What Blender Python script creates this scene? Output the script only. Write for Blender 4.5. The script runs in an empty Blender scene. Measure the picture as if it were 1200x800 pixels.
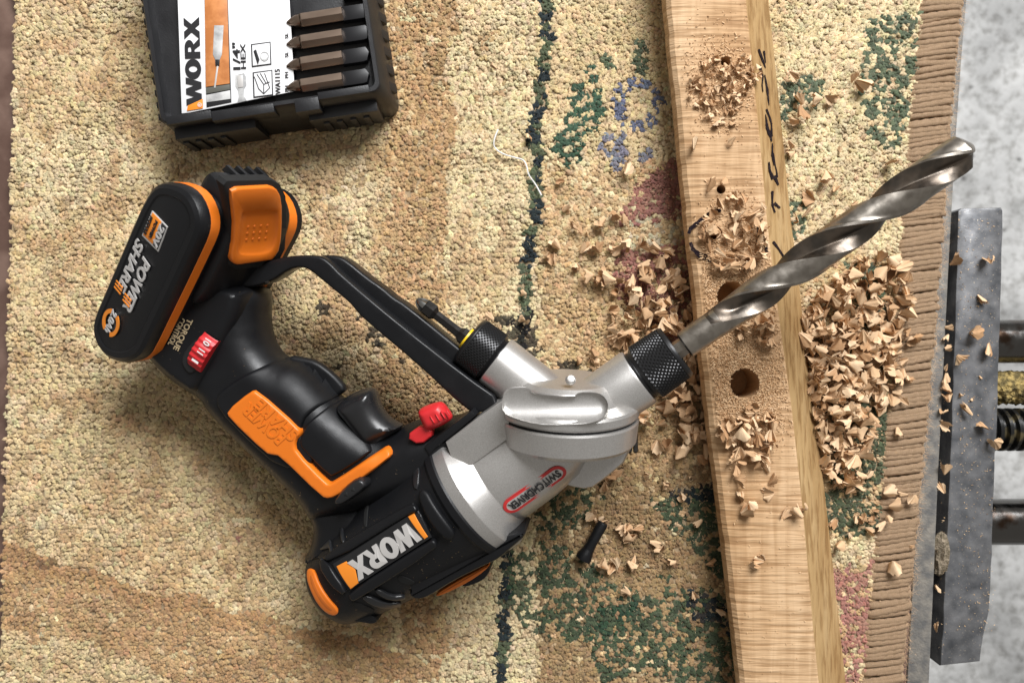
import bpy, bmesh, math, random
import numpy as np
from mathutils import Vector, Matrix, Quaternion
from mathutils.geometry import delaunay_2d_cdt
random.seed(7); rng = np.random.default_rng(7)
R_ = math.radians
scene = bpy.context.scene
COL = scene.collection

# ------------------------------------------------------------------ camera, light, exposure
F = 942.0; H = 0.5                      # focal length in photo pixels, camera height over the carpet
cam_d = bpy.data.cameras.new('camera'); cam = bpy.data.objects.new('camera', cam_d); COL.objects.link(cam)
cam.location = (0, 0, H); cam_d.sensor_width = 36; cam_d.lens = 36 * F / 1200
cam_d.clip_start = 0.01; cam_d.clip_end = 60
cam_d.dof.use_dof = True; cam_d.dof.focus_distance = 0.46; cam_d.dof.aperture_fstop = 9.0
scene.camera = cam
world = bpy.data.worlds.new('World'); scene.world = world; world.use_nodes = True
bg = world.node_tree.nodes['Background']; bg.inputs[0].default_value = (1.0, 0.95, 0.88, 1); bg.inputs[1].default_value = 0.29
def area(name, loc, target, sx, sy, power, col):
    d = bpy.data.lights.new(name, 'AREA'); d.shape = 'RECTANGLE'; d.size = sx; d.size_y = sy; d.energy = power; d.color = col
    o = bpy.data.objects.new(name, d); COL.objects.link(o); o.location = loc
    o.rotation_euler = (Vector(target) - Vector(loc)).to_track_quat('-Z', 'Y').to_euler()
    return o
area('window_light', (0.75, 1.75, 1.75), (0.05, 0, 0), 1.5, 1.1, 134, (0.985, 0.99, 1.0))
vs = scene.view_settings; vs.view_transform = 'Standard'; vs.look = 'None'; vs.exposure = 0.0; vs.gamma = 1.0
vs.use_curve_mapping = False

# ------------------------------------------------------------------ helpers
def P(px, py, z=0.0):
    d = H - z
    return Vector(((px - 600) * d / F, (400 - py) * d / F, z))
def ray_plane(px, py, p0, n):
    d = Vector(((px - 600) / F, (400 - py) / F, -1.0)); c = Vector((0, 0, H))
    return c + d * ((p0 - c).dot(n) / d.dot(n))
ROOTLOC = {}
def obj(name, verts, faces, mat, parent=None, smooth=True, sharp=32, L=None):
    if L is None:
        L = Vector((0, 0, 0))
        if parent is not None:
            L = ROOTLOC.get(parent.name, L)
    me = bpy.data.meshes.new(name)
    me.from_pydata([tuple(Vector(v) - L) for v in verts], [], faces)
    bm = bmesh.new(); bm.from_mesh(me); bmesh.ops.recalc_face_normals(bm, faces=bm.faces); bm.to_mesh(me); bm.free()
    if smooth:
        me.polygons.foreach_set('use_smooth', [True] * len(me.polygons))
        if sharp: me.set_sharp_from_angle(angle=R_(sharp))
    if mat: me.materials.append(mat)
    o = bpy.data.objects.new(name, me); COL.objects.link(o)
    if parent is not None:
        o.parent = parent; ROOTLOC[o.name] = L
    else:
        o.location = L
    return o
def tag(o, label, cat=None, group=None, kind=None):
    o['label'] = label
    if cat: o['category'] = cat
    if group: o['group'] = group
    if kind: o['kind'] = kind
    return o
def thing(name, label, cat, loc, group=None):
    o = bpy.data.objects.new(name, None); COL.objects.link(o); o.location = loc; o.empty_display_size = 0.01
    ROOTLOC[o.name] = Vector(loc)
    return tag(o, label, cat, group)
def frame(d):
    d = Vector(d).normalized()
    a = Vector((0, 0, 1)) if abs(d.z) < 0.9 else Vector((0, 1, 0))
    u = (a - d * a.dot(d)).normalized(); v = d.cross(u)
    return d, u, v
def lathe_data(o, d, prof, seg=48, dr=None, a0=0.0, full=True):
    d, u, v = frame(d); V = []; Fc = []
    rows = []
    for j, (s, r) in enumerate(prof):
        if r <= 1e-7:
            rows.append([len(V)]); V.append(o + d * s); continue
        row = []
        for i in range(seg):
            t = a0 + 2 * math.pi * i / seg
            rr = r + (dr(i, j) if dr else 0)
            row.append(len(V)); V.append(o + d * s + (u * math.cos(t) + v * math.sin(t)) * rr)
        rows.append(row)
    for a, b in zip(rows[:-1], rows[1:]):
        if len(a) == 1 and len(b) == 1: continue
        for i in range(seg):
            k = (i + 1) % seg
            if len(a) == 1: Fc.append((a[0], b[k], b[i]))
            elif len(b) == 1: Fc.append((a[i], a[k], b[0]))
            else: Fc.append((a[i], a[k], b[k], b[i]))
    return V, Fc
def lathe(name, o, d, prof, mat, parent, seg=48, sharp=32, **k):
    V, Fc = lathe_data(o, d, prof, seg, **k)
    return obj(name, V, Fc, mat, parent, sharp=sharp)
def loft_rings(name, rings, mat, parent, cap0=True, cap1=True, sharp=32, closed=True):
    V = []; Fc = []; n = len(rings[0])
    for r in rings: V += list(r)
    for j in range(len(rings) - 1):
        for i in range(n if closed else n - 1):
            k = (i + 1) % n
            Fc.append((j*n+i, j*n+k, (j+1)*n+k, (j+1)*n+i))
    if cap0: Fc.append(tuple(range(n)))
    if cap1: Fc.append(tuple((len(rings)-1)*n + i for i in range(n)))
    return obj(name, V, Fc, mat, parent, sharp=sharp)
def tube(name, pts, rad, mat, parent=None, seg=10, L=None, flat=1.0):
    pts = [Vector(p) for p in pts]; V = []; Fc = []
    n = len(pts)
    for i, p in enumerate(pts):
        t = (pts[min(i+1, n-1)] - pts[max(i-1, 0)]).normalized()
        _, u, v = frame(t); r = rad[i] if isinstance(rad, (list, tuple)) else rad
        for k in range(seg):
            a = 2*math.pi*k/seg; V.append(p + u*math.cos(a)*r*flat + v*math.sin(a)*r)
    for i in range(n-1):
        for k in range(seg):
            m = (k+1) % seg; Fc.append((i*seg+k, i*seg+m, (i+1)*seg+m, (i+1)*seg+k))
    Fc.append(tuple(range(seg))); Fc.append(tuple((n-1)*seg+k for k in range(seg)))
    return obj(name, V, Fc, mat, parent, L=L, sharp=50)
def chaikin(pts, it=2, closed=True):
    for _ in range(it):
        out = []; n = len(pts)
        for i in range(n if closed else n-1):
            a = pts[i]; b = pts[(i+1) % n]
            out.append(tuple(a[k]*.75 + b[k]*.25 for k in range(len(a)))); out.append(tuple(a[k]*.25 + b[k]*.75 for k in range(len(a))))
        pts = out
    return pts
def resample(pts, step, closed=True):
    out = []; n = len(pts)
    for i in range(n if closed else n-1):
        a = np.array(pts[i], float); b = np.array(pts[(i+1) % n], float); l = np.linalg.norm(b-a)
        m = max(1, int(round(l/step)))
        for k in range(m): out.append(tuple(a + (b-a)*k/m))
    return out
def dist_poly(xy, poly):
    xy = np.asarray(xy, float); poly = np.asarray(poly, float); d = np.full(len(xy), 1e9)
    for i in range(len(poly)):
        a = poly[i]; b = poly[(i+1) % len(poly)]; ab = b-a; l2 = max((ab*ab).sum(), 1e-18)
        t = np.clip(((xy-a) @ ab)/l2, 0, 1); q = a + t[:, None]*ab
        d = np.minimum(d, np.hypot(*(xy-q).T))
    return d
def inside(xy, poly):
    xy = np.asarray(xy, float); c = np.zeros(len(xy), bool); n = len(poly); j = n-1
    for i in range(n):
        xi, yi = poly[i]; xj, yj = poly[j]
        k = ((yi > xy[:, 1]) != (yj > xy[:, 1])) & (xy[:, 0] < (xj-xi)*(xy[:, 1]-yi)/(yj-yi+1e-18)+xi)
        c ^= k; j = i
    return c
def inset(pts, d):
    """offset a closed 2-D outline inwards by d (vertex normals)"""
    n = len(pts); A = sum(pts[i][0]*pts[(i+1) % n][1]-pts[(i+1) % n][0]*pts[i][1] for i in range(n)); sg = 1 if A > 0 else -1
    out = []
    for i in range(n):
        a = Vector(pts[i-1]); b = Vector(pts[i]); c = Vector(pts[(i+1) % n])
        e1 = (b-a); e2 = (c-b)
        if e1.length < 1e-12 or e2.length < 1e-12: out.append(tuple(b)); continue
        e1.normalize(); e2.normalize()
        n1 = Vector((-e1.y, e1.x))*sg; n2 = Vector((-e2.y, e2.x))*sg; m = (n1+n2)
        if m.length < 1e-6: m = n1
        m.normalize(); k = max(m.dot(n1), .5)
        out.append(tuple(b + m*(d/k)))
    return out

# ------------------------------------------------------------------ materials
def nodes_of(m):
    m.use_nodes = True; return m.node_tree.nodes, m.node_tree.links, m.node_tree.nodes['Principled BSDF']
def mat(name, col, rough=.5, metal=0.0, col2=None, cscale=80, cmix=(.4, .6), bscale=None, bstr=.2, bdist=.0005, rvar=0.0, rscale=60, spec=None, coat=0, detail=4):
    m = bpy.data.materials.new(name); N, Lk, b = nodes_of(m)
    b.inputs['Base Color'].default_value = (*col, 1); b.inputs['Roughness'].default_value = rough; b.inputs['Metallic'].default_value = metal
    if spec is not None: b.inputs['Specular IOR Level'].default_value = spec
    if coat: b.inputs['Coat Weight'].default_value = coat
    tc = N.new('ShaderNodeTexCoord')
    def noise(scale, det=detail):
        t = N.new('ShaderNodeTexNoise'); t.inputs['Scale'].default_value = scale; t.inputs['Detail'].default_value = det
        Lk.new(tc.outputs['Object'], t.inputs['Vector']); return t
    if col2:
        t = noise(cscale); r = N.new('ShaderNodeValToRGB'); r.color_ramp.elements[0].position = cmix[0]; r.color_ramp.elements[1].position = cmix[1]
        r.color_ramp.elements[0].color = (*col, 1); r.color_ramp.elements[1].color = (*col2, 1)
        Lk.new(t.outputs['Fac'], r.inputs[0]); Lk.new(r.outputs[0], b.inputs['Base Color'])
    if rvar:
        t = noise(rscale); mr = N.new('ShaderNodeMapRange'); mr.inputs['To Min'].default_value = max(rough-rvar, .02); mr.inputs['To Max'].default_value = min(rough+rvar, 1)
        mr.inputs['From Min'].default_value = .3; mr.inputs['From Max'].default_value = .7
        Lk.new(t.outputs['Fac'], mr.inputs[0]); Lk.new(mr.outputs[0], b.inputs['Roughness'])
    if bscale:
        t = noise(bscale, 2); bp = N.new('ShaderNodeBump'); bp.inputs['Strength'].default_value = bstr; bp.inputs['Distance'].default_value = bdist
        Lk.new(t.outputs['Fac'], bp.inputs['Height']); Lk.new(bp.outputs[0], b.inputs['Normal'])
    return m
M = {}
M['black'] = mat('black_plastic', (.0060, .0063, .0074), .38, spec=.32, bscale=2600, bstr=.25, bdist=.0003, rvar=.08, rscale=90)
M['rubber'] = mat('black_rubber', (.0052, .0055, .0066), .47, bscale=3200, bstr=.3, bdist=.0003, rvar=.07, rscale=60, spec=.30)
M['gloss_black'] = mat('gloss_black', (.012, .012, .013), .3, bscale=700, bstr=.05, rvar=.08)
M['orange'] = mat('orange_plastic', (.70, .165, .010), .42, bscale=2200, bstr=.15, bdist=.0003, rvar=.06)
M['orange_print'] = mat('orange_print', (.82, .25, .02), .45)
M['red'] = mat('red_plastic', (.52, .018, .022), .42, bscale=1800, bstr=.12, bdist=.0003)
M['red_print'] = mat('red_print', (.55, .03, .03), .4)
M['white_print'] = mat('white_print', (.75, .74, .72), .5)
M['silver_print'] = mat('silver_print', (.62, .60, .58), .38, .35)
M['gold_print'] = mat('gold_print', (.42, .33, .20), .45)
M['ink'] = mat('marker_ink', (.012, .008, .011), .9, col2=(.09, .06, .05), cscale=900, cmix=(.55, .8), spec=.08)
M['silver'] = mat('silver_paint', (.48, .465, .445), .35, .78, col2=(.60, .585, .565), cscale=2600, cmix=(.42, .6), bscale=1700, bstr=.12, bdist=.0002, rvar=.05, rscale=40)
M['dark_metal'] = mat('phosphated_steel', (.035, .033, .032), .34, .75, rvar=.08, rscale=300)
M['knurl'] = mat('knurled_black', (.022, .022, .023), .33, .55)
M['yellow'] = mat('yellow_ring', (.80, .52, .01), .4)
M['steel'] = mat('drill_steel', (.40, .365, .32), .34, 1.0, col2=(.30, .27, .235), cscale=160, rvar=.09, rscale=220, bscale=500, bstr=.05)
M['flute_steel'] = mat('flute_steel', (.12, .105, .09), .38, 1.0, col2=(.19, .155, .125), cscale=120, rvar=.1, rscale=260, bscale=600, bstr=.08)
M['chrome'] = mat('vise_chrome', (.13, .125, .12), .2, 1.0, col2=(.07, .045, .032), cscale=70, cmix=(.5, .62), rvar=.08, rscale=160)
M['paper'] = mat('white_card', (.80, .80, .81), .35)
M['print_black'] = mat('print_black', (.015, .015, .017), .4)
M['print_grey'] = mat('print_grey', (.30, .30, .30), .4, col2=(.55, .55, .54), cscale=120)
M['bronze'] = mat('bronze_steel', (.30, .225, .175), .33, 1.0, rvar=.06)
M['thread'] = mat('white_thread', (.75, .74, .72), .8)

# ------------------------------------------------------------------ the tool's own frame
O = P(560, 572, 0.047)
TIP = P(1141, 170, 0.102)
MX = (TIP - O).normalized()
QX = Vector((MX.y, -MX.x, 0)).normalized()
WX = QX.cross(MX).normalized()
if WX.z < 0: WX = -WX
K = 0.000481
def Lw(s, q, w=0.0): return O + MX*s + QX*q + WX*w           # metres
def to_sq(px, py, w=0.0):
    p = ray_plane(px, py, O + WX*w, WX) - O
    return p.dot(MX), p.dot(QX)
def fill_pts(g, pts, R, step):
    """clean rows of points along the rim, a grid further in"""
    g = g[inside(g, pts)]
    ds = [R*.12, R*.35, R*.68, R] if R < 4*step else [step*.12, step*.45, step*1.1, step*2.0]
    lim = ds[-1]+step*.45; out = []
    for d_ in ds:
        ip = np.array(inset(pts, d_)); ip = ip[inside(ip, pts)]
        if len(ip): out.append(ip[dist_poly(ip, pts) > d_*.93])
    if len(g): out.append(g[dist_poly(g, pts) > lim])
    return np.concatenate([o for o in out if len(o)]) if any(len(o) for o in out) else np.zeros((0, 2))
def puff(name, outline, wtrace, R, hup, hdn, m, parent, wmid=0.0, step=.0018, ck=2, base=None, sharp=40, prof_pow=2.0, sq=False, dish=None):
    """solid with a traced outline, rounded towards its rim; base(s,q) lifts it onto another surface"""
    pts = outline if sq else [to_sq(x, y, wtrace) for x, y in outline]
    if ck: pts = chaikin(pts, ck)
    pts = resample(pts, step)
    nb = len(pts); a = np.array(pts); lo = a.min(0); hi = a.max(0)
    gx, gy = np.meshgrid(np.arange(lo[0], hi[0], step), np.arange(lo[1], hi[1], step))
    g = np.c_[gx.ravel(), gy.ravel()] + rng.uniform(-.1, .1, (gx.size, 2))*step
    g = fill_pts(g, pts, R, step)
    allp = [Vector(p) for p in pts] + [Vector(p) for p in g]
    edges = [(i, (i+1) % nb) for i in range(nb)]
    vo, eo, fo, *_ = delaunay_2d_cdt(allp, edges, [], 1, 1e-9)
    xy = np.array([(v.x, v.y) for v in vo]); d = dist_poly(xy, pts)
    t = np.clip(d/R, 0, 1); pr = (1-(1-t)**prof_pow)**(1/prof_pow)
    b = base(xy) if base else np.full(len(xy), wmid)
    up = b + hup*pr
    if dish is not None: up = up + np.array([dish(s, q, dd) for (s, q), dd in zip(xy, d)])
    dn = b - hdn*(pr if hdn > 0.004 else np.ones(len(xy)))
    V = [Lw(s, q, w) for (s, q), w in zip(xy, up)]; Fc = [tuple(f) for f in fo]
    n = len(V)
    bd = d < 1e-7
    idx = {}
    for i in range(n):
        if bd[i] and hdn > 0.004: idx[i] = i
        else: idx[i] = len(V); V.append(Lw(xy[i][0], xy[i][1], dn[i]))
    for f in fo: Fc.append(tuple(idx[i] for i in reversed(f)))
    if hdn <= 0.004:
        cnt = {}
        for f in fo:
            for i in range(3):
                e = (f[i], f[(i+1) % 3]); cnt[tuple(sorted(e))] = cnt.get(tuple(sorted(e)), 0)+1
        for f in fo:
            for i in range(3):
                e = (f[i], f[(i+1) % 3])
                if cnt[tuple(sorted(e))] == 1: Fc.append((e[0], e[1], idx[e[1]], idx[e[0]]))
    return obj(name, V, Fc, m, parent, sharp=sharp), pts
def prism(name, pts3, nrm, depth, m, parent, bev=.0008, sharp=35, L=None):
    """pts3: closed outline in a plane with normal nrm (the seen face); extruded by depth away from nrm, rounded rim"""
    nrm = Vector(nrm).normalized(); c = sum((Vector(p) for p in pts3), Vector())/len(pts3)
    _, u, v = frame(nrm)
    p2 = [((Vector(p)-c).dot(u), (Vector(p)-c).dot(v)) for p in pts3]
    rings = []
    for ins, dz in ((bev, 0), (bev*.3, -bev*.3), (0, -bev), (0, -depth)):
        q = inset(p2, ins) if ins else p2
        rings.append([c + u*a + v*b + nrm*dz for a, b in q])
    V = []; Fc = []; n = len(p2)
    for r in rings: V += r
    for j in range(3):
        for i in range(n):
            k = (i+1) % n; Fc.append((j*n+i, j*n+k, (j+1)*n+k, (j+1)*n+i))
    Fc.append(tuple(range(n))); Fc.append(tuple(3*n+i for i in range(n)))
    return obj(name, V, Fc, m, parent, sharp=sharp, L=L)
def prism_w(name, outline, w, depth, m, parent, ck=0, bev=.0008):
    pts = [Lw(*to_sq(x, y, w), w) for x, y in (chaikin(outline, ck) if ck else outline)]
    return prism(name, pts, WX, depth, m, parent, bev)
# ---- lettering
def glyph_mesh(body=None, polys=None, bold=0.02, shear=0.0, ext=.5, spacing=1.0, lines=1.0):
    if body is not None:
        c = bpy.data.curves.new('txt', 'FONT'); c.body = body; c.size = 1; c.offset = bold; c.shear = shear; c.space_character = spacing; c.space_line = lines
        c.resolution_u = 3; c.align_x = 'CENTER'
    else:
        c = bpy.data.curves.new('txt', 'CURVE'); c.dimensions = '2D'; c.fill_mode = 'BOTH'
        for p in polys:
            s = c.splines.new('POLY'); s.points.add(len(p)-1); s.use_cyclic_u = True
            for i, (x, y) in enumerate(p): s.points[i].co = (x, y, 0, 1)
    c.extrude = ext
    o = bpy.data.objects.new('txt', c); COL.objects.link(o)
    bpy.context.view_layer.update()
    dg = bpy.context.evaluated_depsgraph_get(); me = o.evaluated_get(dg).to_mesh()
    V = np.array([v.co[:] for v in me.vertices]); Fc = [tuple(p.vertices) for p in me.polygons]
    o.evaluated_get(dg).to_mesh_clear(); bpy.data.objects.remove(o); bpy.data.curves.remove(c)
    lo = V.min(0); hi = V.max(0)
    V[:, 0] = (V[:, 0]-(lo[0]+hi[0])/2)/(hi[0]-lo[0]); V[:, 1] = (V[:, 1]-(lo[1]+hi[1])/2)/(hi[1]-lo[1]); V[:, 2] = np.where(V[:, 2] > 0, 1, 0)
    return V, Fc
def letter(name, centre, right, up, w, h, m, parent, thick=.0002, mapf=None, vec=None, **k):
    V, Fc = glyph_mesh(**k)
    right = Vector(right).normalized(); up = Vector(up); up = (up - right*up.dot(right)).normalized(); nn = right.cross(up)
    if mapf == 'vec': W = vec(V*np.array([w, h, thick]))
    elif mapf: W = [mapf(x*w, y*h, z*thick) for x, y, z in V]
    else: W = [Vector(centre) + right*(x*w) + up*(y*h) + nn*(z*thick) for x, y, z in V]
    return obj(name, W, Fc, m, parent, smooth=False)
def ell(cx, cy, rx, ry, n=28): return [(cx+rx*math.cos(2*math.pi*i/n), cy+ry*math.sin(2*math.pi*i/n)) for i in range(n)]
def arc(cx, cy, rx, ry, a0, a1, n=10): return [(cx+rx*math.cos(R_(a0+(a1-a0)*i/n)), cy+ry*math.sin(R_(a0+(a1-a0)*i/n))) for i in range(n+1)]
def sh(p, dx): return [(x+dx, y) for x, y in p]
WORX = [sh([(0, 1), (.3, 1), (.40, .48), (.54, 1), (.80, 1), (.94, .48), (1.04, 1), (1.34, 1), (1.09, 0), (.80, 0), (.67, .5), (.54, 0), (.25, 0)], 0),
        ell(1.72, .5, .48, .52), ell(1.72, .5, .15, .27),
        sh([(0, 0), (0, 1)] + arc(.52, .70, .36, .30, 90, -50, 10) + [(.66, .42), (.98, 0), (.62, 0), (.42, .36), (.31, .36), (.31, 0)], 2.22),
        sh([(.31, .78)] + arc(.46, .68, .10, .10, 90, -90, 6) + [(.31, .58)], 2.22),
        sh([(0, 1), (.36, 1), (.52, .72), (.68, 1), (1.02, 1), (.71, .52), (1.04, 0), (.68, 0), (.51, .30), (.34, 0), (-.02, 0), (.32, .52)], 3.14)]

# ------------------------------------------------------------------ the setting: floor, bench
def wavy(a, b, n, amp):
    return [tuple(np.array(a)+(np.array(b)-np.array(a))*i/n + rng.normal(0, amp, 2)) for i in range(n+1)]
m = mat('concrete', (.33, .33, .325), .85, col2=(.56, .56, .55), cscale=9, cmix=(.35, .65), bscale=60, bstr=.5, bdist=.004)
N, Lk, b = nodes_of(m)
tc = N.new('ShaderNodeTexCoord'); vo = N.new('ShaderNodeTexVoronoi'); vo.inputs['Scale'].default_value = 26; Lk.new(tc.outputs['Object'], vo.inputs['Vector'])
rp = N.new('ShaderNodeValToRGB'); rp.color_ramp.elements[0].position = .06; rp.color_ramp.elements[1].position = .13; rp.color_ramp.elements[0].color = (.35, .35, .35, 1)
Lk.new(vo.outputs['Distance'], rp.inputs[0])
n2 = N.new('ShaderNodeTexNoise'); n2.inputs['Scale'].default_value = 60; n2.inputs['Detail'].default_value = 12; n2.inputs['Roughness'].default_value = .72; Lk.new(tc.outputs['Object'], n2.inputs['Vector'])
r2 = N.new('ShaderNodeValToRGB'); r2.color_ramp.elements[0].position = .36; r2.color_ramp.elements[1].position = .54; r2.color_ramp.elements[0].color = (.42, .41, .39, 1)
Lk.new(n2.outputs['Fac'], r2.inputs[0])
mx = N.new('ShaderNodeMixRGB'); mx.blend_type = 'MULTIPLY'; mx.inputs[0].default_value = .8
mx2 = N.new('ShaderNodeMixRGB'); mx2.blend_type = 'MULTIPLY'; mx2.inputs[0].default_value = .8
src = b.inputs['Base Color'].links[0].from_socket
Lk.new(src, mx.inputs[1]); Lk.new(rp.outputs[0], mx.inputs[2]); Lk.new(mx.outputs[0], mx2.inputs[1]); Lk.new(r2.outputs[0], mx2.inputs[2]); Lk.new(mx2.outputs[0], b.inputs['Base Color'])
ZF = -.72
fl = obj('floor', [(-4, -4, ZF), (5, -4, ZF), (5, 4, ZF), (-4, 4, ZF)], [(0, 1, 2, 3)], m)
fl['kind'] = 'structure'

bench_m = mat('bench_board', (.10, .055, .040), .6, col2=(.17, .105, .08), cscale=40, bscale=300, bstr=.3)
edge_m = mat('grey_edge', (.12, .118, .115), .62, .15, col2=(.24, .22, .19), cscale=160, cmix=(.35, .66), bscale=700, bstr=.6, detail=8)
bench = thing('workbench', 'brown workbench top under the patterned carpet, edged by a worn grey strip', 'workbench', (0, 0, ZF))
ZB = -.0075
def slab(name, pxs, zt, zb, m, parent, bev=.0008):
    return prism(name, [P(x, y, zt) for x, y in pxs], (0, 0, 1), zt-zb, m, parent, bev)
slab('bench_top', [(-130, 980), (-130, -180), (1117, -180), (1052, 980)], ZB, ZB-.05, bench_m, bench)
slab('edge_strip', [(1118, -180), (1149, -180)] + [(1128, 62), (1121, 160), (1113, 300), (1107, 420), (1100, 560), (1094, 700), (1081, 980)] + [(1053, 980)], ZB-.001, ZB-.048, edge_m, bench, .0012)
for x, y in ((-.45, .28), (.2, .28), (-.45, -.28), (.2, -.28)):
    c = Vector((x, y, ZF)); prism('leg', [c+Vector((dx, dy, -ZF+ZB-.05)) for dx, dy in ((-.03, -.03), (.03, -.03), (.03, .03), (-.03, .03))], (0, 0, 1), -ZF+ZB-.05, bench_m, bench, .002)

# ------------------------------------------------------------------ vise at the bench's edge
jaw_m = mat('vise_jaw_steel', (.075, .078, .085), .5, .5, col2=(.20, .20, .205), cscale=110, cmix=(.30, .72), bscale=1900, bstr=.35, bdist=.0004, rvar=.16, rscale=150, detail=9)
N, Lk, b = nodes_of(jaw_m)
tc = N.new('ShaderNodeTexCoord'); n2 = N.new('ShaderNodeTexNoise'); n2.inputs['Scale'].default_value = 900; n2.inputs['Detail'].default_value = 3; Lk.new(tc.outputs['Object'], n2.inputs['Vector'])
rp = N.new('ShaderNodeValToRGB'); rp.color_ramp.elements[0].position = .66; rp.color_ramp.elements[1].position = .72; Lk.new(n2.outputs['Fac'], rp.inputs[0])
mx = N.new('ShaderNodeMixRGB'); mx.inputs[2].default_value = (.42, .36, .28, 1); src = b.inputs['Base Color'].links[0].from_socket
Lk.new(rp.outputs[0], mx.inputs[0]); Lk.new(src, mx.inputs[1]); Lk.new(mx.outputs[0], b.inputs['Base Color'])
vz = -.012
vise = thing('bench_vise', 'worn grey steel bench vise with round guide bars clamped beside the bench edge', 'vise', P(1145, 500, -.1))
jaw_o = [(1123, 247), (1127, 244), (1174, 243), (1176, 247), (1174, 330), (1172, 400), (1170, 480), (1166, 560), (1163, 650), (1160, 715), (1153, 745), (1149, 775), (1102, 780), (1105, 737), (1109, 640), (1113, 560), (1117, 450), (1120, 360)]
prism('jaw', [P(x+rng.normal(0, .35), y, vz) for x, y in resample(jaw_o, 14)], (0, 0, 1), .085, jaw_m, vise, .0012)
def bar(name, y, r, z, x0, x1, mm, prof=None, seg=32):
    a = P(x0, y, z); bb = P(x1, y, z); L_ = (bb-a).length
    pr = prof(L_) if prof else [(0, 0), (0, r), (L_, r), (L_, 0)]
    return lathe(name, a, bb-a, pr, mm, vise, seg)
bar('guide_bar', 400, .0145, -.034, 1150, 1330, M['chrome'])
bar('guide_bar', 611, .0150, -.034, 1145, 1330, M['chrome'])
moss = mat('oily_sawdust', (.10, .075, .025), .9, col2=(.36, .26, .09), cscale=260, cmix=(.4, .62), bscale=420, bstr=1.0, bdist=.003)
V, Fc = lathe_data(P(1150, 454, -.036), Vector((1, 0, 0)), [(0, 0)] + [(.003+.0014*i, .0108) for i in range(60)] + [(.09, 0)], 40, dr=lambda i, j: rng.normal(0, .0007))
obj('sawdust_crust', V, Fc, moss, vise)
def screw_prof(L_):
    pr = [(0, 0), (0, .011)]
    for i in range(14):
        s = .004+i*.0062
        pr += [(s, .0112), (s+.0008, .0142), (s+.0030, .0142), (s+.0038, .0112)]
    return pr + [(s+.006, .011), (s+.006, 0)]
bar('lead_screw', 503, .0135, -.034, 1150, 1330, mat('greasy_screw', (.03, .03, .03), .35, .7, col2=(.16, .13, .07), cscale=120, cmix=(.5, .65), rvar=.15), screw_prof, 40)

# ------------------------------------------------------------------ carpet
def vnoise(x, y, sc, seed):
    r = np.random.default_rng(seed).random((256, 256)); x = np.asarray(x)/sc; y = np.asarray(y)/sc
    xi = np.floor(x).astype(int); yi = np.floor(y).astype(int); fx = x-xi; fy = y-yi; fx = fx*fx*(3-2*fx); fy = fy*fy*(3-2*fy)
    g = lambda a, b: r[a % 256, b % 256]
    return (g(xi, yi)*(1-fx)+g(xi+1, yi)*fx)*(1-fy) + (g(xi, yi+1)*(1-fx)+g(xi+1, yi+1)*fx)*fy
C_ = dict(cream=(.565, .435, .245), pale=(.62, .51, .31), tan=(.45, .295, .15), rust=(.36, .21, .098), green=(.026, .058, .031), leaf=(.045, .084, .052), navy=(.012, .019, .025),
          blue=(.125, .14, .20), maroon=(.25, .10, .085), pink=(.33, .145, .12), black=(.012, .010, .009), brown=(.17, .10, .05), grey=(.45, .40, .28), shaded_umber=(.27, .175, .085))
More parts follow.
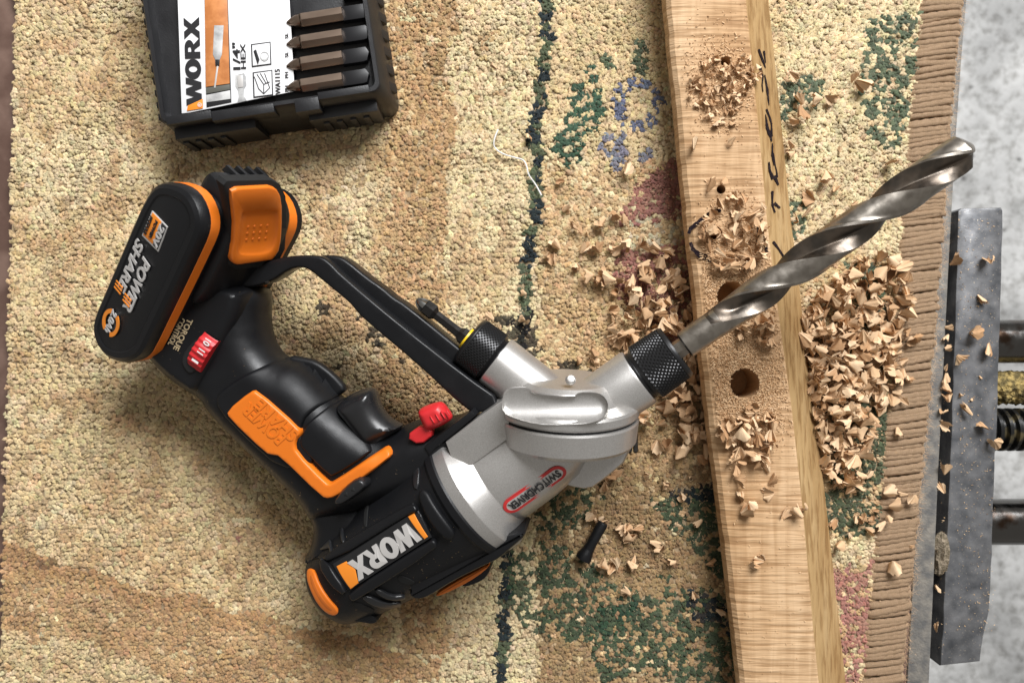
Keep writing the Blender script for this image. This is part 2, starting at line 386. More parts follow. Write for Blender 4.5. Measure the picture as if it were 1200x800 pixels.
def pattern(px, py):
    n = len(px); col = np.zeros((n, 3)); col[:] = C_['cream']
    def put(mask, c, a=1.0): col[mask] = col[mask]*(1-a) + np.array(C_[c])*a
    wx = px + (vnoise(px, py, 38, 1)-.5)*26; wy = py + (vnoise(px, py, 38, 2)-.5)*26
    rd = rng.random(n)
    put((vnoise(px, py, 60, 3) + .35*vnoise(px, py, 15, 4)) > .82, 'pale', .8)
    # older tan mottling in the cream field
    t = vnoise(px, py, 26, 5)*.6 + vnoise(px, py, 9, 6)*.4
    put((px < 590) & (t > .56), 'tan', .6); put((px < 590) & (t > .72), 'rust', .35)
    # tan stripe between cream field and border
    m_ = (wx > 450+py*.02) & (wx < 530-(py-60)*.02) & (rd > .15); put(m_, 'tan', .95); put(m_ & (t > .45), 'rust', .4)
    put((wx > 530) & (px < 628) & (rd > .15), 'pale', .75)
    put((wy > 250) & (wy < 480) & (wx > 370) & (wx < 600) & (t > .45), 'tan', .55)
    # diagonal tan band, lower left
    m_ = (wy > 640+wx*.27) & (wy < 730+wx*.30) & (px < 470); put(m_ & (rd > .10), 'tan', .95); put(m_ & (t > .45), 'rust', .45); put(m_ & (np.abs(wy-652-wx*.27) < 12), 'rust', .75)
    # border field
    bd = px > 632
    put(bd & (wy > 190) & (rd > .35), 'tan', .75); put(bd & (wy > 330) & (t > .5), 'tan', .6)
    mid = (px > 920) & (wy < 300); put(mid, 'pale', .8); put(mid & (rd > .85), 'tan', .4)
    def blob(pts, c, p=.85, wob=True):
        xy = np.c_[wx, wy] if wob else np.c_[px, py]; put(inside(xy, pts) & (rng.random(n) < p), c, .9)
    # maroon and its cream bar
    blob([(722, 264), (752, 222), (800, 172), (830, 170), (830, 262), (742, 264)], 'maroon', .88)
    blob([(735, 290), (830, 285), (850, 410), (775, 400), (718, 352)], 'maroon', .86)
    blob([(735, 262), (830, 258), (830, 287), (745, 292)], 'grey', .5)
    # green leaf
    lf = inside(np.c_[wx, wy], [(640, 168), (664, 142), (668, 98), (690, 66), (708, 84), (709, 132), (694, 160), (668, 190), (644, 188)])
    put(lf & (((px*.5+py) % 15 < 8.5) | (rd > .85)), 'leaf')
    blob([(708, 60), (726, 58), (728, 78), (712, 76)], 'leaf', .8); blob([(748, 40), (765, 40), (764, 80), (750, 82)], 'leaf', .8)
    # blue ring flower
    def ringb(cx, cy, rx, ry, wd, c, p):
        e = np.hypot((px-cx)/rx, (py-cy)/ry); put((np.abs(e-1) < wd) & (rng.random(n) < p), c)
    ringb(748, 122, 24, 26, .27, 'blue', .62)
    blob([(703, 158), (715, 148), (722, 180), (710, 186)], 'blue', .65); blob([(722, 150), (740, 148), (744, 192), (728, 196)], 'blue', .85); blob([(750, 180), (768, 176), (764, 192), (750, 196)], 'blue', .7)
    # border line
    lx = np.interp(py, [0, 62, 130, 150, 200, 300, 390, 440, 560, 640, 740, 820], [639, 639, 633, 628, 629, 622, 614, 606, 600, 596, 592, 590]) + (vnoise(px*0, py, 13, 8)-.5)*10
    ln = np.abs(px-lx) < 7.2; put(ln, 'green', .9); put(ln & (vnoise(px, py, 10, 9) > .45), 'navy', .92)
    blob([(598, 370), (634, 362), (638, 410), (605, 418)], 'black', .8)
    # burnt spots
    blob([(652, 420), (688, 416), (698, 442), (648, 446)], 'black', .75)
    def spot(x, y, r, c='black', p=.9): put((np.hypot(px-x, py-y) < r) & (rng.random(n) < p), c, .9)
    for x, y, r in ((377, 361, 7), (438, 396, 12), (420, 374, 5), (585, 374, 6), (594, 376, 7), (447, 405, 5), (398, 428, 4), (470, 421, 3), (560, 620, 4)): spot(x, y, r)
    spot(279, 632, 4, 'maroon'); spot(62, 657, 6, 'brown'); spot(56, 660, 6, 'brown'); spot(46, 662, 6, 'brown'); spot(200, 592, 5, 'brown')
    # dark green figures below the head
    bl_ = bd & (px < 880) & (wy > 545); put(bl_ & (rd > .12), 'shaded_umber', .85)  # brown ground: partly guessed dye, partly the head's shade put into the colour
    blob([(625, 590), (665, 572), (700, 560), (715, 590), (660, 625), (625, 640)], 'green', .5)
    blob([(598, 640), (660, 640), (720, 668), (745, 690), (730, 745), (640, 760), (598, 700)], 'green', .55)
    blob([(765, 580), (840, 562), (860, 600), (866, 700), (815, 655), (772, 600)], 'green', .72); blob([(785, 567), (845, 560), (850, 590), (800, 582)], 'navy', .7)
    blob([(770, 668), (870, 700), (875, 830), (790, 800), (700, 800), (690, 720)], 'green', .6); blob([(800, 690), (870, 712), (872, 745), (815, 720)], 'navy', .6)
    blob([(715, 625), (770, 600), (830, 690), (720, 700)], 'shaded_umber', .8)  # same darkened brown, dye and painted shade together
    # right of the beam
    blob([(918, 92), (960, 88), (966, 126), (922, 140)], 'leaf', .65); blob([(1012, 10), (1080, 10), (1070, 130), (1050, 185), (1030, 160), (1012, 95)], 'leaf', .6)
    blob([(925, 240), (955, 235), (950, 280), (922, 285)], 'leaf', .65)
    blob([(990, 318), (1052, 305), (1048, 370), (1005, 372)], 'leaf', .7); blob([(1010, 372), (1050, 380), (1045, 440), (1018, 430)], 'green', .5)
    blob([(965, 470), (1045, 455), (1040, 560), (1032, 630), (968, 610)], 'green', .8)
    blob([(972, 622), (1030, 630), (1028, 665), (975, 660)], 'pale', .85)
    blob([(975, 660), (1026, 664), (1020, 830), (980, 830)], 'pink', .7)
    col *= (1 + rng.normal(0, .09, (n, 1))) * (1 + rng.normal(0, .03, (n, 3)))
    return np.clip(col, .003, .9)

carpet = thing('carpet', 'worn cream patterned wool carpet with dark green line and corded edge', 'carpet', (0, 0, ZB))
cl = wavy((16, -115), (15, 62), 12, 1.2)+wavy((16, 75), (9, 350), 22, 1.3)+wavy((8, 365), (3, 640), 22, 1.3)+wavy((2, 655), (-6, 925), 20, 1.3)
prR = [(1090, -115), (1076, 62), (1070, 110), (1060, 240), (1051, 400), (1040, 500), (1036, 560), (1026, 650), (1018, 737), (1000, 925)]
wrR = [(1142, -115), (1124, 62), (1119, 120), (1110, 240), (1098, 400), (1090, 490), (1083, 560), (1075, 640), (1066, 737), (1050, 925)]
back_m = mat('carpet_backing', (.34, .25, .15), .95)
slab('backing', [(x+2, y) for x, y in cl] + [(x+10, y) for x, y in reversed(prR)], -.0019, ZB+.0002, back_m, carpet, .0003)
pitch = 5.7
gx, gy = np.meshgrid(np.arange(-12, 1098, pitch), np.arange(-112, 922, pitch))
gx = gx + (np.arange(gx.shape[0]) % 2)[:, None]*pitch*.5
kx = gx.ravel() + rng.normal(0, .9, gx.size); ky = gy.ravel() + rng.normal(0, .9, gx.size)
ky = ky + (vnoise(kx, ky, 120, 21)-.5)*14
xl = np.interp(ky, [p[1] for p in sorted(cl, key=lambda p: p[1])], [p[0] for p in sorted(cl, key=lambda p: p[1])]); xr = np.interp(ky, [p[1] for p in prR], [p[0] for p in prR])
k = (kx > xl) & (kx < xr+1.5); kx = kx[k]; ky = ky[k]; nk = len(kx)
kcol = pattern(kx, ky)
kh = rng.normal(0, .00022, nk) + (vnoise(kx, ky, 45, 11)-.5)*.0009; klean = rng.normal(0, .0004, (nk, 2)) + np.c_[(vnoise(kx, ky, 30, 12)-.5), (vnoise(kx, ky, 30, 13)-.5)]*.0012
S = H/F
ends = 5
px = (kx[:, None] + rng.normal(0, 1.7, (nk, ends))).ravel(); py = (ky[:, None] + rng.normal(0, 1.55, (nk, ends))).ravel(); n = len(px)
ki = np.repeat(np.arange(nk), ends)
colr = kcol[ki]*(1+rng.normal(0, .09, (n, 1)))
seg = 5
ang = np.arange(seg)*2*np.pi/seg
base = np.array([(np.cos(a), np.sin(a), -.0014) for a in ang] + [(0, 0, .0003)]); nv = seg+1
rad = (2.55*S)*rng.uniform(.75, 1.25, n)
rot = rng.uniform(0, 6.28, n); cx, sx = np.cos(rot), np.sin(rot)
hgt = kh[ki] + rng.normal(0, .00022, n) - .00010*np.hypot(px-kx[ki], py-ky[ki])
lean = klean[ki] + rng.normal(0, .0003, (n, 2))
X = (base[None, :, 0]*cx[:, None]-base[None, :, 1]*sx[:, None])*rad[:, None]; Y = (base[None, :, 0]*sx[:, None]+base[None, :, 1]*cx[:, None])*rad[:, None]
X *= 1+rng.normal(0, .2, X.shape); Y *= 1+rng.normal(0, .2, Y.shape)
up = (base[:, 2]+.0014)/.0017
Z = base[None, :, 2] + up[None, :]*hgt[:, None] + (1-up[None, :])*hgt[:, None]*.6
X += ((px-600)*S)[:, None] + up[None, :]*lean[:, :1]; Y += ((400-py)*S)[:, None] + up[None, :]*lean[:, 1:]
V = np.stack([X, Y, Z-ZB], 2).reshape(-1, 3)
tris = (np.array([(i, (i+1) % seg, seg) for i in range(seg)])[None] + (np.arange(n)*nv)[:, None, None]).reshape(-1, 3)
me = bpy.data.meshes.new('pile'); me.vertices.add(len(V)); me.vertices.foreach_set('co', V.ravel())
me.loops.add(tris.size); me.loops.foreach_set('vertex_index', tris.ravel().astype(np.int32))
npol = len(tris); me.polygons.add(npol); me.polygons.foreach_set('loop_start', (np.arange(npol)*3).astype(np.int32))
me.update(calc_edges=True); me.polygons.foreach_set('use_smooth', np.ones(npol, bool))
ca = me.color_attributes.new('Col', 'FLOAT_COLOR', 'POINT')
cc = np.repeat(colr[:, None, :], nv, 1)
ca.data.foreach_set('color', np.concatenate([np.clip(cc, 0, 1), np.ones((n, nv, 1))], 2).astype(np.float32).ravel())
pm = mat('wool_pile', (.5, .4, .25), .92, spec=.15); N, Lk, b = nodes_of(pm)
at = N.new('ShaderNodeVertexColor'); at.layer_name = 'Col'; Lk.new(at.outputs[0], b.inputs['Base Color'])
b.inputs['Sheen Weight'].default_value = .25; b.inputs['Sheen Roughness'].default_value = .5
tc = N.new('ShaderNodeTexCoord'); nz = N.new('ShaderNodeTexNoise'); nz.inputs['Scale'].default_value = 1300; nz.inputs['Detail'].default_value = 3; Lk.new(tc.outputs['Object'], nz.inputs['Vector'])
bp = N.new('ShaderNodeBump'); bp.inputs['Strength'].default_value = .65; bp.inputs['Distance'].default_value = .0010; Lk.new(nz.outputs['Fac'], bp.inputs['Height']); Lk.new(bp.outputs[0], b.inputs['Normal'])
me.materials.append(pm)
pile = bpy.data.objects.new('pile', me); COL.objects.link(pile); pile.parent = carpet; pile['kind'] = 'stuff'
# loose fibre ends standing out of the pile
# corded edge: each turn of yarn is a piece
yarn_m = mat('jute_yarn', (.54, .345, .195), .9, col2=(.68, .47, .295), cscale=220, bscale=1500, bstr=1.0, bdist=.0012)
def yarn(k):
    V = []; Fc = []; nS = 11; sg = 8
    for i in range(nS):
        t = i/(nS-1); x = (t-.5); ya = .10*math.sin(t*3.1+k)*.001
        zc = .0016*math.sin(math.pi*t)**.45 if 0 < t < 1 else -.0015
        for j in range(sg):
            a = 2*math.pi*j/sg; tw = 1+.12*math.sin(2*a+t*34+k)
            V.append((x, ya+.0021*math.cos(a)*tw, zc-.0020+.0016*math.sin(a)*tw))
    for i in range(nS-1):
        for j in range(sg):
            q = (j+1) % sg; Fc.append((i*sg+j, i*sg+q, (i+1)*sg+q, (i+1)*sg+j))
    me = bpy.data.meshes.new('cord_turn'); me.from_pydata(V, [], Fc); me.polygons.foreach_set('use_smooth', [True]*len(me.polygons)); me.materials.append(yarn_m); return me
ym = [yarn(k) for k in range(6)]
y = -112.0; i = 0
while y < 922:
    a = np.interp(y, [p[1] for p in prR], [p[0] for p in prR])-4; c = np.interp(y, [p[1] for p in wrR], [p[0] for p in wrR])+rng.normal(0, 1.1)
    pa = P(a, y+3.5+rng.normal(0, 1.5), 0); pb = P(c, y-3.5+rng.normal(0, 1.5), 0); d = pb-pa
    o = bpy.data.objects.new('cord_turn', ym[i % 6]); COL.objects.link(o); o.parent = carpet
    o.location = (pa+pb)/2 - Vector((0, 0, ZB)); o.location.z += rng.normal(0, .00022)
    o.rotation_euler = (0, 0, math.atan2(d.y, d.x)); o.scale = (d.length, rng.uniform(.85, 1.1), rng.uniform(.9, 1.1))
    y += 5.7*rng.uniform(.72, 1.28); i += 1
slab('binding_core', [(x+1, y) for x, y in prR] + [(x-4, y) for x, y in reversed(wrR)], -.0035, ZB+.0003, back_m, carpet, .0003)
# fuzz of short fibres along the corded edge and the pile
def hairs(name, pts, m, parent, L):
    V = []; Fc = []
    for p, d, l, w in pts:
        d = d.normalized(); sd = d.cross(Vector((0, 0, 1))); sd = sd.normalized()*w if sd.length > 1e-6 else Vector((w, 0, 0))
        mid = p+d*l*.5+Vector(rng.normal(0, l*.12, 3)); e = p+d*l
        k = len(V); V += [p-sd, p+sd, mid+sd, mid-sd, e]
        Fc += [(k, k+1, k+2, k+3), (k+3, k+2, k+4)]
    o = obj(name, V, Fc, m, parent, L=L); o['kind'] = 'stuff'; return o
hp = []
for _ in range(4200):
    y = rng.uniform(-20, 820); c = np.interp(y, [p[1] for p in wrR], [p[0] for p in wrR]); a = np.interp(y, [p[1] for p in prR], [p[0] for p in prR])
    x = c-abs(rng.normal(0, 9)) if rng.random() < .6 else rng.uniform(a, c)
    hp.append((P(x, y, -.0012), Vector((rng.normal(.3, .8), rng.normal(0, .8), abs(rng.normal(.25, .2)))), rng.uniform(.002, .006), .00006))
hairs('jute_fuzz', hp, yarn_m, carpet, Vector((0, 0, ZB)))
fuzz_m = mat('wool_fuzz', (.62, .50, .31), .9)
hp = [(P(rng.uniform(15, 1060), rng.uniform(-20, 815), -.0004), Vector((rng.normal(0, 1), rng.normal(0, 1), abs(rng.normal(.5, .3)))), rng.uniform(.001, .0028), .00008) for _ in range(9000)]
hairs('wool_fuzz', hp, fuzz_m, carpet, Vector((0, 0, ZB)))

# ------------------------------------------------------------------ wooden beam
ZT = .030
def wood_mat(name, c1, c2, c3, stretch, saw):
    m = bpy.data.materials.new(name); N, Lk, b = nodes_of(m); b.inputs['Roughness'].default_value = .72; b.inputs['Specular IOR Level'].default_value = .25
    tc = N.new('ShaderNodeTexCoord'); mp = N.new('ShaderNodeMapping'); mp.inputs['Rotation'].default_value = (0, 0, R_(-6.4)); mp.inputs['Scale'].default_value = stretch
    Lk.new(tc.outputs['Object'], mp.inputs['Vector'])
    n1 = N.new('ShaderNodeTexNoise'); n1.inputs['Scale'].default_value = 1; n1.inputs['Detail'].default_value = 6; n1.inputs['Distortion'].default_value = .6; Lk.new(mp.outputs[0], n1.inputs['Vector'])
    r = N.new('ShaderNodeValToRGB'); e = r.color_ramp.elements; e[0].position = .3; e[0].color = (*c1, 1); e[1].position = .7; e[1].color = (*c3, 1); k = e.new(.5); k.color = (*c2, 1)
    Lk.new(n1.outputs['Fac'], r.inputs[0])
    mp2 = N.new('ShaderNodeMapping'); mp2.inputs['Rotation'].default_value = (0, 0, R_(-4)); mp2.inputs['Scale'].default_value = saw; Lk.new(tc.outputs['Object'], mp2.inputs['Vector'])
    n2 = N.new('ShaderNodeTexNoise'); n2.inputs['Scale'].default_value = 1; n2.inputs['Detail'].default_value = 3; Lk.new(mp2.outputs[0], n2.inputs['Vector'])
    r2 = N.new('ShaderNodeValToRGB'); r2.color_ramp.elements[0].position = .38; r2.color_ramp.elements[1].position = .52; r2.color_ramp.elements[0].color = (.60, .52, .43, 1)
    Lk.new(n2.outputs['Fac'], r2.inputs[0])
    mx = N.new('ShaderNodeMixRGB'); mx.blend_type = 'MULTIPLY'; mx.inputs[0].default_value = .75; Lk.new(r.outputs[0], mx.inputs[1]); Lk.new(r2.outputs[0], mx.inputs[2])
    n3 = N.new('ShaderNodeTexNoise'); n3.inputs['Scale'].default_value = 16; n3.inputs['Detail'].default_value = 5; Lk.new(tc.outputs['Object'], n3.inputs['Vector'])
    r3 = N.new('ShaderNodeValToRGB'); r3.color_ramp.elements[0].position = .32; r3.color_ramp.elements[1].position = .66; r3.color_ramp.elements[0].color = (.80, .72, .62, 1); r3.color_ramp.elements[1].color = (1.0, 1.0, 1.0, 1); Lk.new(n3.outputs['Fac'], r3.inputs[0])
    mx3 = N.new('ShaderNodeMixRGB'); mx3.blend_type = 'MULTIPLY'; mx3.inputs[0].default_value = 1; Lk.new(mx.outputs[0], mx3.inputs[1]); Lk.new(r3.outputs[0], mx3.inputs[2])
    Lk.new(mx3.outputs[0], b.inputs['Base Color'])
    bp = N.new('ShaderNodeBump'); bp.inputs['Strength'].default_value = .8; bp.inputs['Distance'].default_value = .0012; Lk.new(n2.outputs['Fac'], bp.inputs['Height']); Lk.new(bp.outputs[0], b.inputs['Normal'])
    return m
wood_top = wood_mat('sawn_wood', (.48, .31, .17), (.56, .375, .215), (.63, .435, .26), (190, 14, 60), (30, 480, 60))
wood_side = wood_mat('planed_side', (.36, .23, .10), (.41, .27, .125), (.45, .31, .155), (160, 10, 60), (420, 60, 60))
wood_hole = mat('hole_wood', (.40, .24, .12), .85, bscale=900, bstr=.5)
beam = thing('wooden_beam', 'pale sawn wooden beam with drilled round holes lying across the carpet', 'beam', P(880, 400, 0))
yy = [-120, 0, 62, 120, 160, 200, 260, 340, 420, 480, 520, 600, 660, 737, 800, 930]
lft = np.interp(yy, [-120, 62, 120, 200, 260, 340, 420, 520, 620, 737, 930], [766, 784, 790, 797, 803, 812, 820, 832, 845, 858, 880])
tr = np.interp(yy, [-120, 62, 160, 260, 330, 400, 480, 600, 737, 930], [863, 880, 890, 899, 907, 917, 928, 941, 953, 973])
rt = np.interp(yy, [-120, 62, 160, 260, 330, 420, 480, 600, 737, 930], [887, 907, 917, 927, 936, 946, 955, 969, 984, 1006])
ys = np.arange(-100, 915, 7.0)
rings = []
for y in ys:
    l = np.interp(y, yy, lft); t = np.interp(y, yy, tr); r = np.interp(y, yy, rt)
    wv = .35*math.sin(y/16.5)+.25*math.sin(y/6.3+1)+.25*rng.normal()
    bl = P(l+2, y, .002); 
    ring = [P(l+3, y, -.001), P(l-1+wv*.3, y, .008), P(l+wv*.5-3, y, .016), P(l+wv-2, y, .0225), P(l+wv+2, y, .0268), P(l+wv*.8+8, y, .0290), P(l+16, y, ZT-.0003), P(l+24, y, ZT)]
    ring += [P(l+24+(t-2-l-24)*k/6, y, ZT+rng.normal(0, .00008)) for k in range(1, 7)]
    ring += [P(t, y, ZT-.0007), P(t+(r-t)*.5+.4, y, .0165), P(r, y, .003), P(r-1, y, -.001)]
    rings.append(ring)
body = loft_rings('timber', rings, wood_top, beam, sharp=28)
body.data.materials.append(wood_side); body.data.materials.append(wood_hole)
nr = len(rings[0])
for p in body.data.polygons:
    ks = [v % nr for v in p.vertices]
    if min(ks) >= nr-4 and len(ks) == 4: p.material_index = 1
# drill the holes
holes = [(850, 72, 6.0), (845, 222, 5), (839, 273, 7.5), (858, 347, 18.0), (873, 449, 18.0), (876, 88, 3.2)]
bpy.context.view_layer.update()
cv = []; cf = []
for x, y, r in holes:
    c = P(x, y, ZT); rr = r*(H-ZT)/F
    v, f = lathe_data(c-Vector((0, 0, .0265)), Vector((0, 0, 1)), [(0, 0), (0, rr*.97), (.024, rr*.98), (.0275, rr*1.06), (.031, rr*1.06), (.031, 0)], 40)
    k = len(cv); cv += v; cf += [tuple(i+k for i in g) for g in f]
cut = obj('cutter', cv, cf, wood_hole); bm_ = body.modifiers.new('b', 'BOOLEAN'); bm_.object = cut; bm_.operation = 'DIFFERENCE'; bm_.solver = 'EXACT'
bpy.context.view_layer.update()
dg = bpy.context.evaluated_depsgraph_get()
cut.location = -ROOTLOC[beam.name]*0
me2 = bpy.data.meshes.new_from_object(body.evaluated_get(dg), depsgraph=dg)
body.modifiers.clear(); body.data = me2; bpy.data.objects.remove(cut)
me2.set_sharp_from_angle(angle=R_(28))
# marker strokes on the top and on the sloping side
def beam_side(x, y, lift=.00012):
    t = np.interp(y, yy, tr); r = np.interp(y, yy, rt); a = P(t, y, ZT-.0007); c = P(r, y, .003)
    f = (x-t)/(r-t); p = a.lerp(c, f); nn = Vector((c.z-a.z, 0, a.x-c.x)).normalized(); nn = nn if nn.z > 0 else -nn
    return p + nn*(lift+.0004)
def ribbon(name, pts, widths, fn, parent, m):
    V = []; Fc = []; pts = resample(pts, 2.0, False)+[pts[-1]]
    n = len(pts)
    for i, p in enumerate(pts):
        a = np.array(pts[max(i-1, 0)]); c = np.array(pts[min(i+1, n-1)]); d = c-a; d = d/max(np.linalg.norm(d), 1e-9); nn = np.array([-d[1], d[0]])
        w = np.interp(i/max(n-1, 1), np.linspace(0, 1, len(widths)), widths)/2*(1+rng.normal(0, .12))
        for s in (-1, 1):
            q = np.array(p)+nn*w*s; V.append(fn(*q))
    for i in range(n-1): Fc.append((2*i, 2*i+1, 2*i+3, 2*i+2))
    return obj(name, V, Fc, m, parent, smooth=False)
top_fn = lambda x, y: P(x, y, ZT+.00035)
sidestrokes = [([(888, 58), (893, 72), (896, 80)], [2, 3, 1]), ([(894, 60), (896, 74)], [2.2, 1]), ([(889, 77), (893, 90), (892, 100), (893, 108)], [3, 1.6, 1]), ([(895, 88), (898, 105), (900, 124)], [1.2, 2.6, .8]),
    ([(897, 128), (901, 138), (903, 146)], [2.4, 2, 2]), ([(896, 134), (898, 150), (902, 160), (903, 166)], [1, 2.4, 4.2, 1.4]), ([(903, 146), (903, 160)], [1, 3]),
    ([(904, 168), (904, 182), (906, 194)], [1.2, 2.6, 1]), ([(905, 180), (908, 198)], [1.6, 1]), ([(900, 190), (901, 200), (905, 210)], [2, 2.6, 4.5]), ([(906, 206), (911, 217)], [5, 2]), ([(908, 196), (910, 208)], [1, 2]),
    ([(904, 224), (904, 240), (907, 249)], [3, 1.8, 2]), ([(906, 238), (913, 244)], [4, 2.2]), ([(905, 283), (911, 291), (918, 302)], [3.2, 2, 2.6])]
for pts, wd in sidestrokes: ribbon('ink_stroke', pts, wd, beam_side, beam, M['ink'])
for pts, wd in (([(845, 246), (832, 250), (820, 259), (809, 268), (807, 274)], [4, 5, 4, 4.5, 3]), ([(809, 284), (812, 292), (820, 299), (829, 302), (833, 307)], [4, 4.5, 6, 5, 3]),
                ([(882, 250), (887, 262), (890, 272), (897, 284), (899, 298)], [5, 6, 4, 4, 3]), ([(862, 250), (870, 253)], [3, 4])):
    ribbon('ink_stroke', pts, wd, top_fn, beam, M['ink'])

# ------------------------------------------------------------------ the cordless drill
drill = thing('cordless_drill', 'black and orange cordless drill with silver twin-chuck rotating head lying on the carpet', 'cordless drill', P(430, 640, 0))
k_ = K
# -- motor housing (turned body)
prof = [(-236, 0), (-236, 26), (-233, 38), (-226, 46), (-214, 51), (-200, 54), (-180, 58), (-160, 61), (-100, 68), (-40, 74), (-14, 77.5), (-8, 78)]
mprof = [(s*k_, r*k_) for s, r in prof]
mr = lambda s: float(np.interp(s, [p[0] for p in mprof[1:]], [p[1] for p in mprof[1:]]))
lathe('motor_housing', O, MX, mprof + [(-8*k_, .01)], M['rubber'], drill, 72, sharp=40)
def cyl(s, q, dr=0.0):
    """point on the motor housing above arc length q"""
    r = mr(s); a = q/r
    return Lw(s, math.sin(a)*(r+dr), math.cos(a)*(r+dr))
def cyl_pad(name, outline, m, parent, dr0, dr1, ck=2, step=.0016, rim=.0012):
    """a raised pad that follows the round housing; outline in (s,q) metres"""
    pts = resample(chaikin(outline, ck) if ck else outline, step)
    nb = len(pts); a = np.array(pts); lo = a.min(0); hi = a.max(0)
    gx, gy = np.meshgrid(np.arange(lo[0], hi[0], step), np.arange(lo[1], hi[1], step)); g = np.c_[gx.ravel(), gy.ravel()]
    g = fill_pts(g, pts, rim, step)
    vo, eo, fo, *_ = delaunay_2d_cdt([Vector(p) for p in pts]+[Vector(p) for p in g], [(i, (i+1) % nb) for i in range(nb)], [], 1, 1e-9)
    xy = np.array([(v.x, v.y) for v in vo]); d = dist_poly(xy, pts); t = np.clip(d/rim, 0, 1); h = dr0+(dr1-dr0)*(.55+.45*np.sqrt(1-(1-t)**2))
    V = [cyl(s, q, hh) for (s, q), hh in zip(xy, h)]; n = len(V); V += [cyl(s, q, dr0-.001) for s, q in xy]; Fc = [tuple(f) for f in fo] + [tuple(i+n for i in f) for f in fo]
    cnt = {}
    for f in fo:
        for i in range(3):
            e = tuple(sorted((f[i], f[(i+1) % 3]))); cnt[e] = cnt.get(e, 0)+1
    Fc += [(a_, b_, b_+n, a_+n) for (a_, b_), c in cnt.items() if c == 1]
    return obj(name, V, Fc, m, parent, sharp=45)
def sqpx(px, py, lift=0.0):
    """photo pixel -> (s, arc q) on the housing"""
    c = Vector((0, 0, H)); d = Vector(((px-600)/F, (400-py)/F, -1)).normalized()
    t = .35
    best = None
    for i in range(400):
        p = c+d*(.36+i*.0005) - O; s = p.dot(MX); q = p.dot(QX); w = p.dot(WX)
        if math.hypot(q, w) <= mr(s)+lift: best = (s, math.atan2(q, w)*mr(s)); break
    if best is None: best = (s, math.atan2(q, w)*mr(s))
    return best
def pad(name, outline, m, parent, dr0, dr1, **k): return cyl_pad(name, [sqpx(x, y) for x, y in outline], m, parent, dr0, dr1, **k)
# label frame (raised), recessed plate, orange ends, lettering
fr_out = [(377, 668), (386, 650), (480, 592), (488, 588), (506, 622), (500, 628), (410, 690), (402, 688)]
frame_o = pad('label_frame', fr_out, M['rubber'], drill, 0, .0022, ck=1)
plate = pad('label_plate', [(393, 661), (482, 603), (495, 601), (507, 627), (412, 688)], M['gloss_black'], frame_o, .0021, .0026, ck=0, rim=.0004)
pad('label_end', [(398, 663), (409, 657), (419, 665), (422, 680), (413, 687)], M['orange_print'], frame_o, .0026, .0030, ck=0, rim=.0003)
pad('label_end', [(481, 605), (488, 601), (503, 626), (499, 629)], M['orange_print'], frame_o, .0026, .0030, ck=0, rim=.0003)
a_ = sqpx(496, 622); b_ = sqpx(411, 673)
sc = (a_[0]+b_[0])/2; L_ = a_[0]-b_[0]
a1 = sqpx(484, 607); a2 = sqpx(497, 631); c1 = sqpx(411, 658); c2 = sqpx(422, 678)
qm = (a1[1]+a2[1]+c1[1]+c2[1])/4; hq = ((a2[1]-a1[1])+(c2[1]-c1[1]))/2*.95; smid = (a1[0]+a2[0]+c1[0]+c2[0])/4; wl = ((a1[0]+a2[0])-(c1[0]+c2[0]))/2
letter('brand_lettering', O, MX, QX, wl, hq, M['silver_print'], frame_o, thick=.0004, polys=WORX, mapf=lambda x, y, z: cyl(smid-x, qm+y, .0030+z))
for rail in ([(380, 654), (480, 592), (490, 591), (493, 599), (484, 601), (392, 660)], [(411, 690), (506, 629), (512, 630), (513, 638), (418, 699), (412, 698)], [(377, 660), (388, 655), (410, 688), (402, 694)]):
    pad('label_rail', rail, M['black'], frame_o, .0015, .0046, ck=1, rim=.0012)
# vent ribs and grooves
groove = mat('vent_dark', (.004, .004, .004), .8)
rib_m = mat('rib_rubber', (.014, .0145, .016), .30)
for pts, wd in (([(375, 634), (377, 650), (382, 668)], 3.0), ([(388, 624), (388, 640), (391, 652)], 3.0), ([(402, 614), (402, 628), (404, 637)], 3.0)):
    o_ = []
    for i, (x, y) in enumerate(pts): o_.append((x-wd/2, y))
    for x, y in reversed(pts): o_.append((x+wd/2, y))
    pad('vent_rib', o_, rib_m, drill, 0, .0016, ck=1, step=.0009, rim=.0008)
for pts in ([(429, 592), (433, 590), (431, 616), (427, 619)], [(382, 668), (387, 664), (392, 676), (405, 694), (402, 700), (390, 688)],
            [(411, 706), (416, 703), (440, 712), (436, 718), (420, 714)], [(464, 677), (470, 672), (486, 680), (484, 684), (474, 684)]):
    pad('vent_slot', pts, groove, drill, 0, .0004, ck=1, step=.0012, rim=.0003)
for pts in ([(424, 697), (430, 694), (455, 704), (470, 702), (468, 707), (452, 710), (432, 704)], [(438, 690), (444, 687), (460, 696), (474, 695), (474, 699), (458, 701)]):
    pad('vent_rib', pts, rib_m, drill, 0, .002, ck=1, step=.0011, rim=.0008)
# rear orange oval
ov = [(362, 668), (366, 666), (370, 668), (376, 684), (386, 700), (396, 711), (397, 716), (392, 719), (384, 717), (374, 707), (366, 692), (361, 676)]
po = pad('rear_ring', ov, M['orange'], drill, 0, .0018, ck=1, step=.0011, rim=.0014)
ov2 = [(366, 673), (369, 675), (374, 689), (384, 704), (391, 711), (389, 714), (381, 708), (372, 695), (366, 680)]
pad('ring_slot', ov2, mat('orange_shadow', (.50, .12, .01), .5), po, .0008, .0019, ck=1, step=.001, rim=.0005)
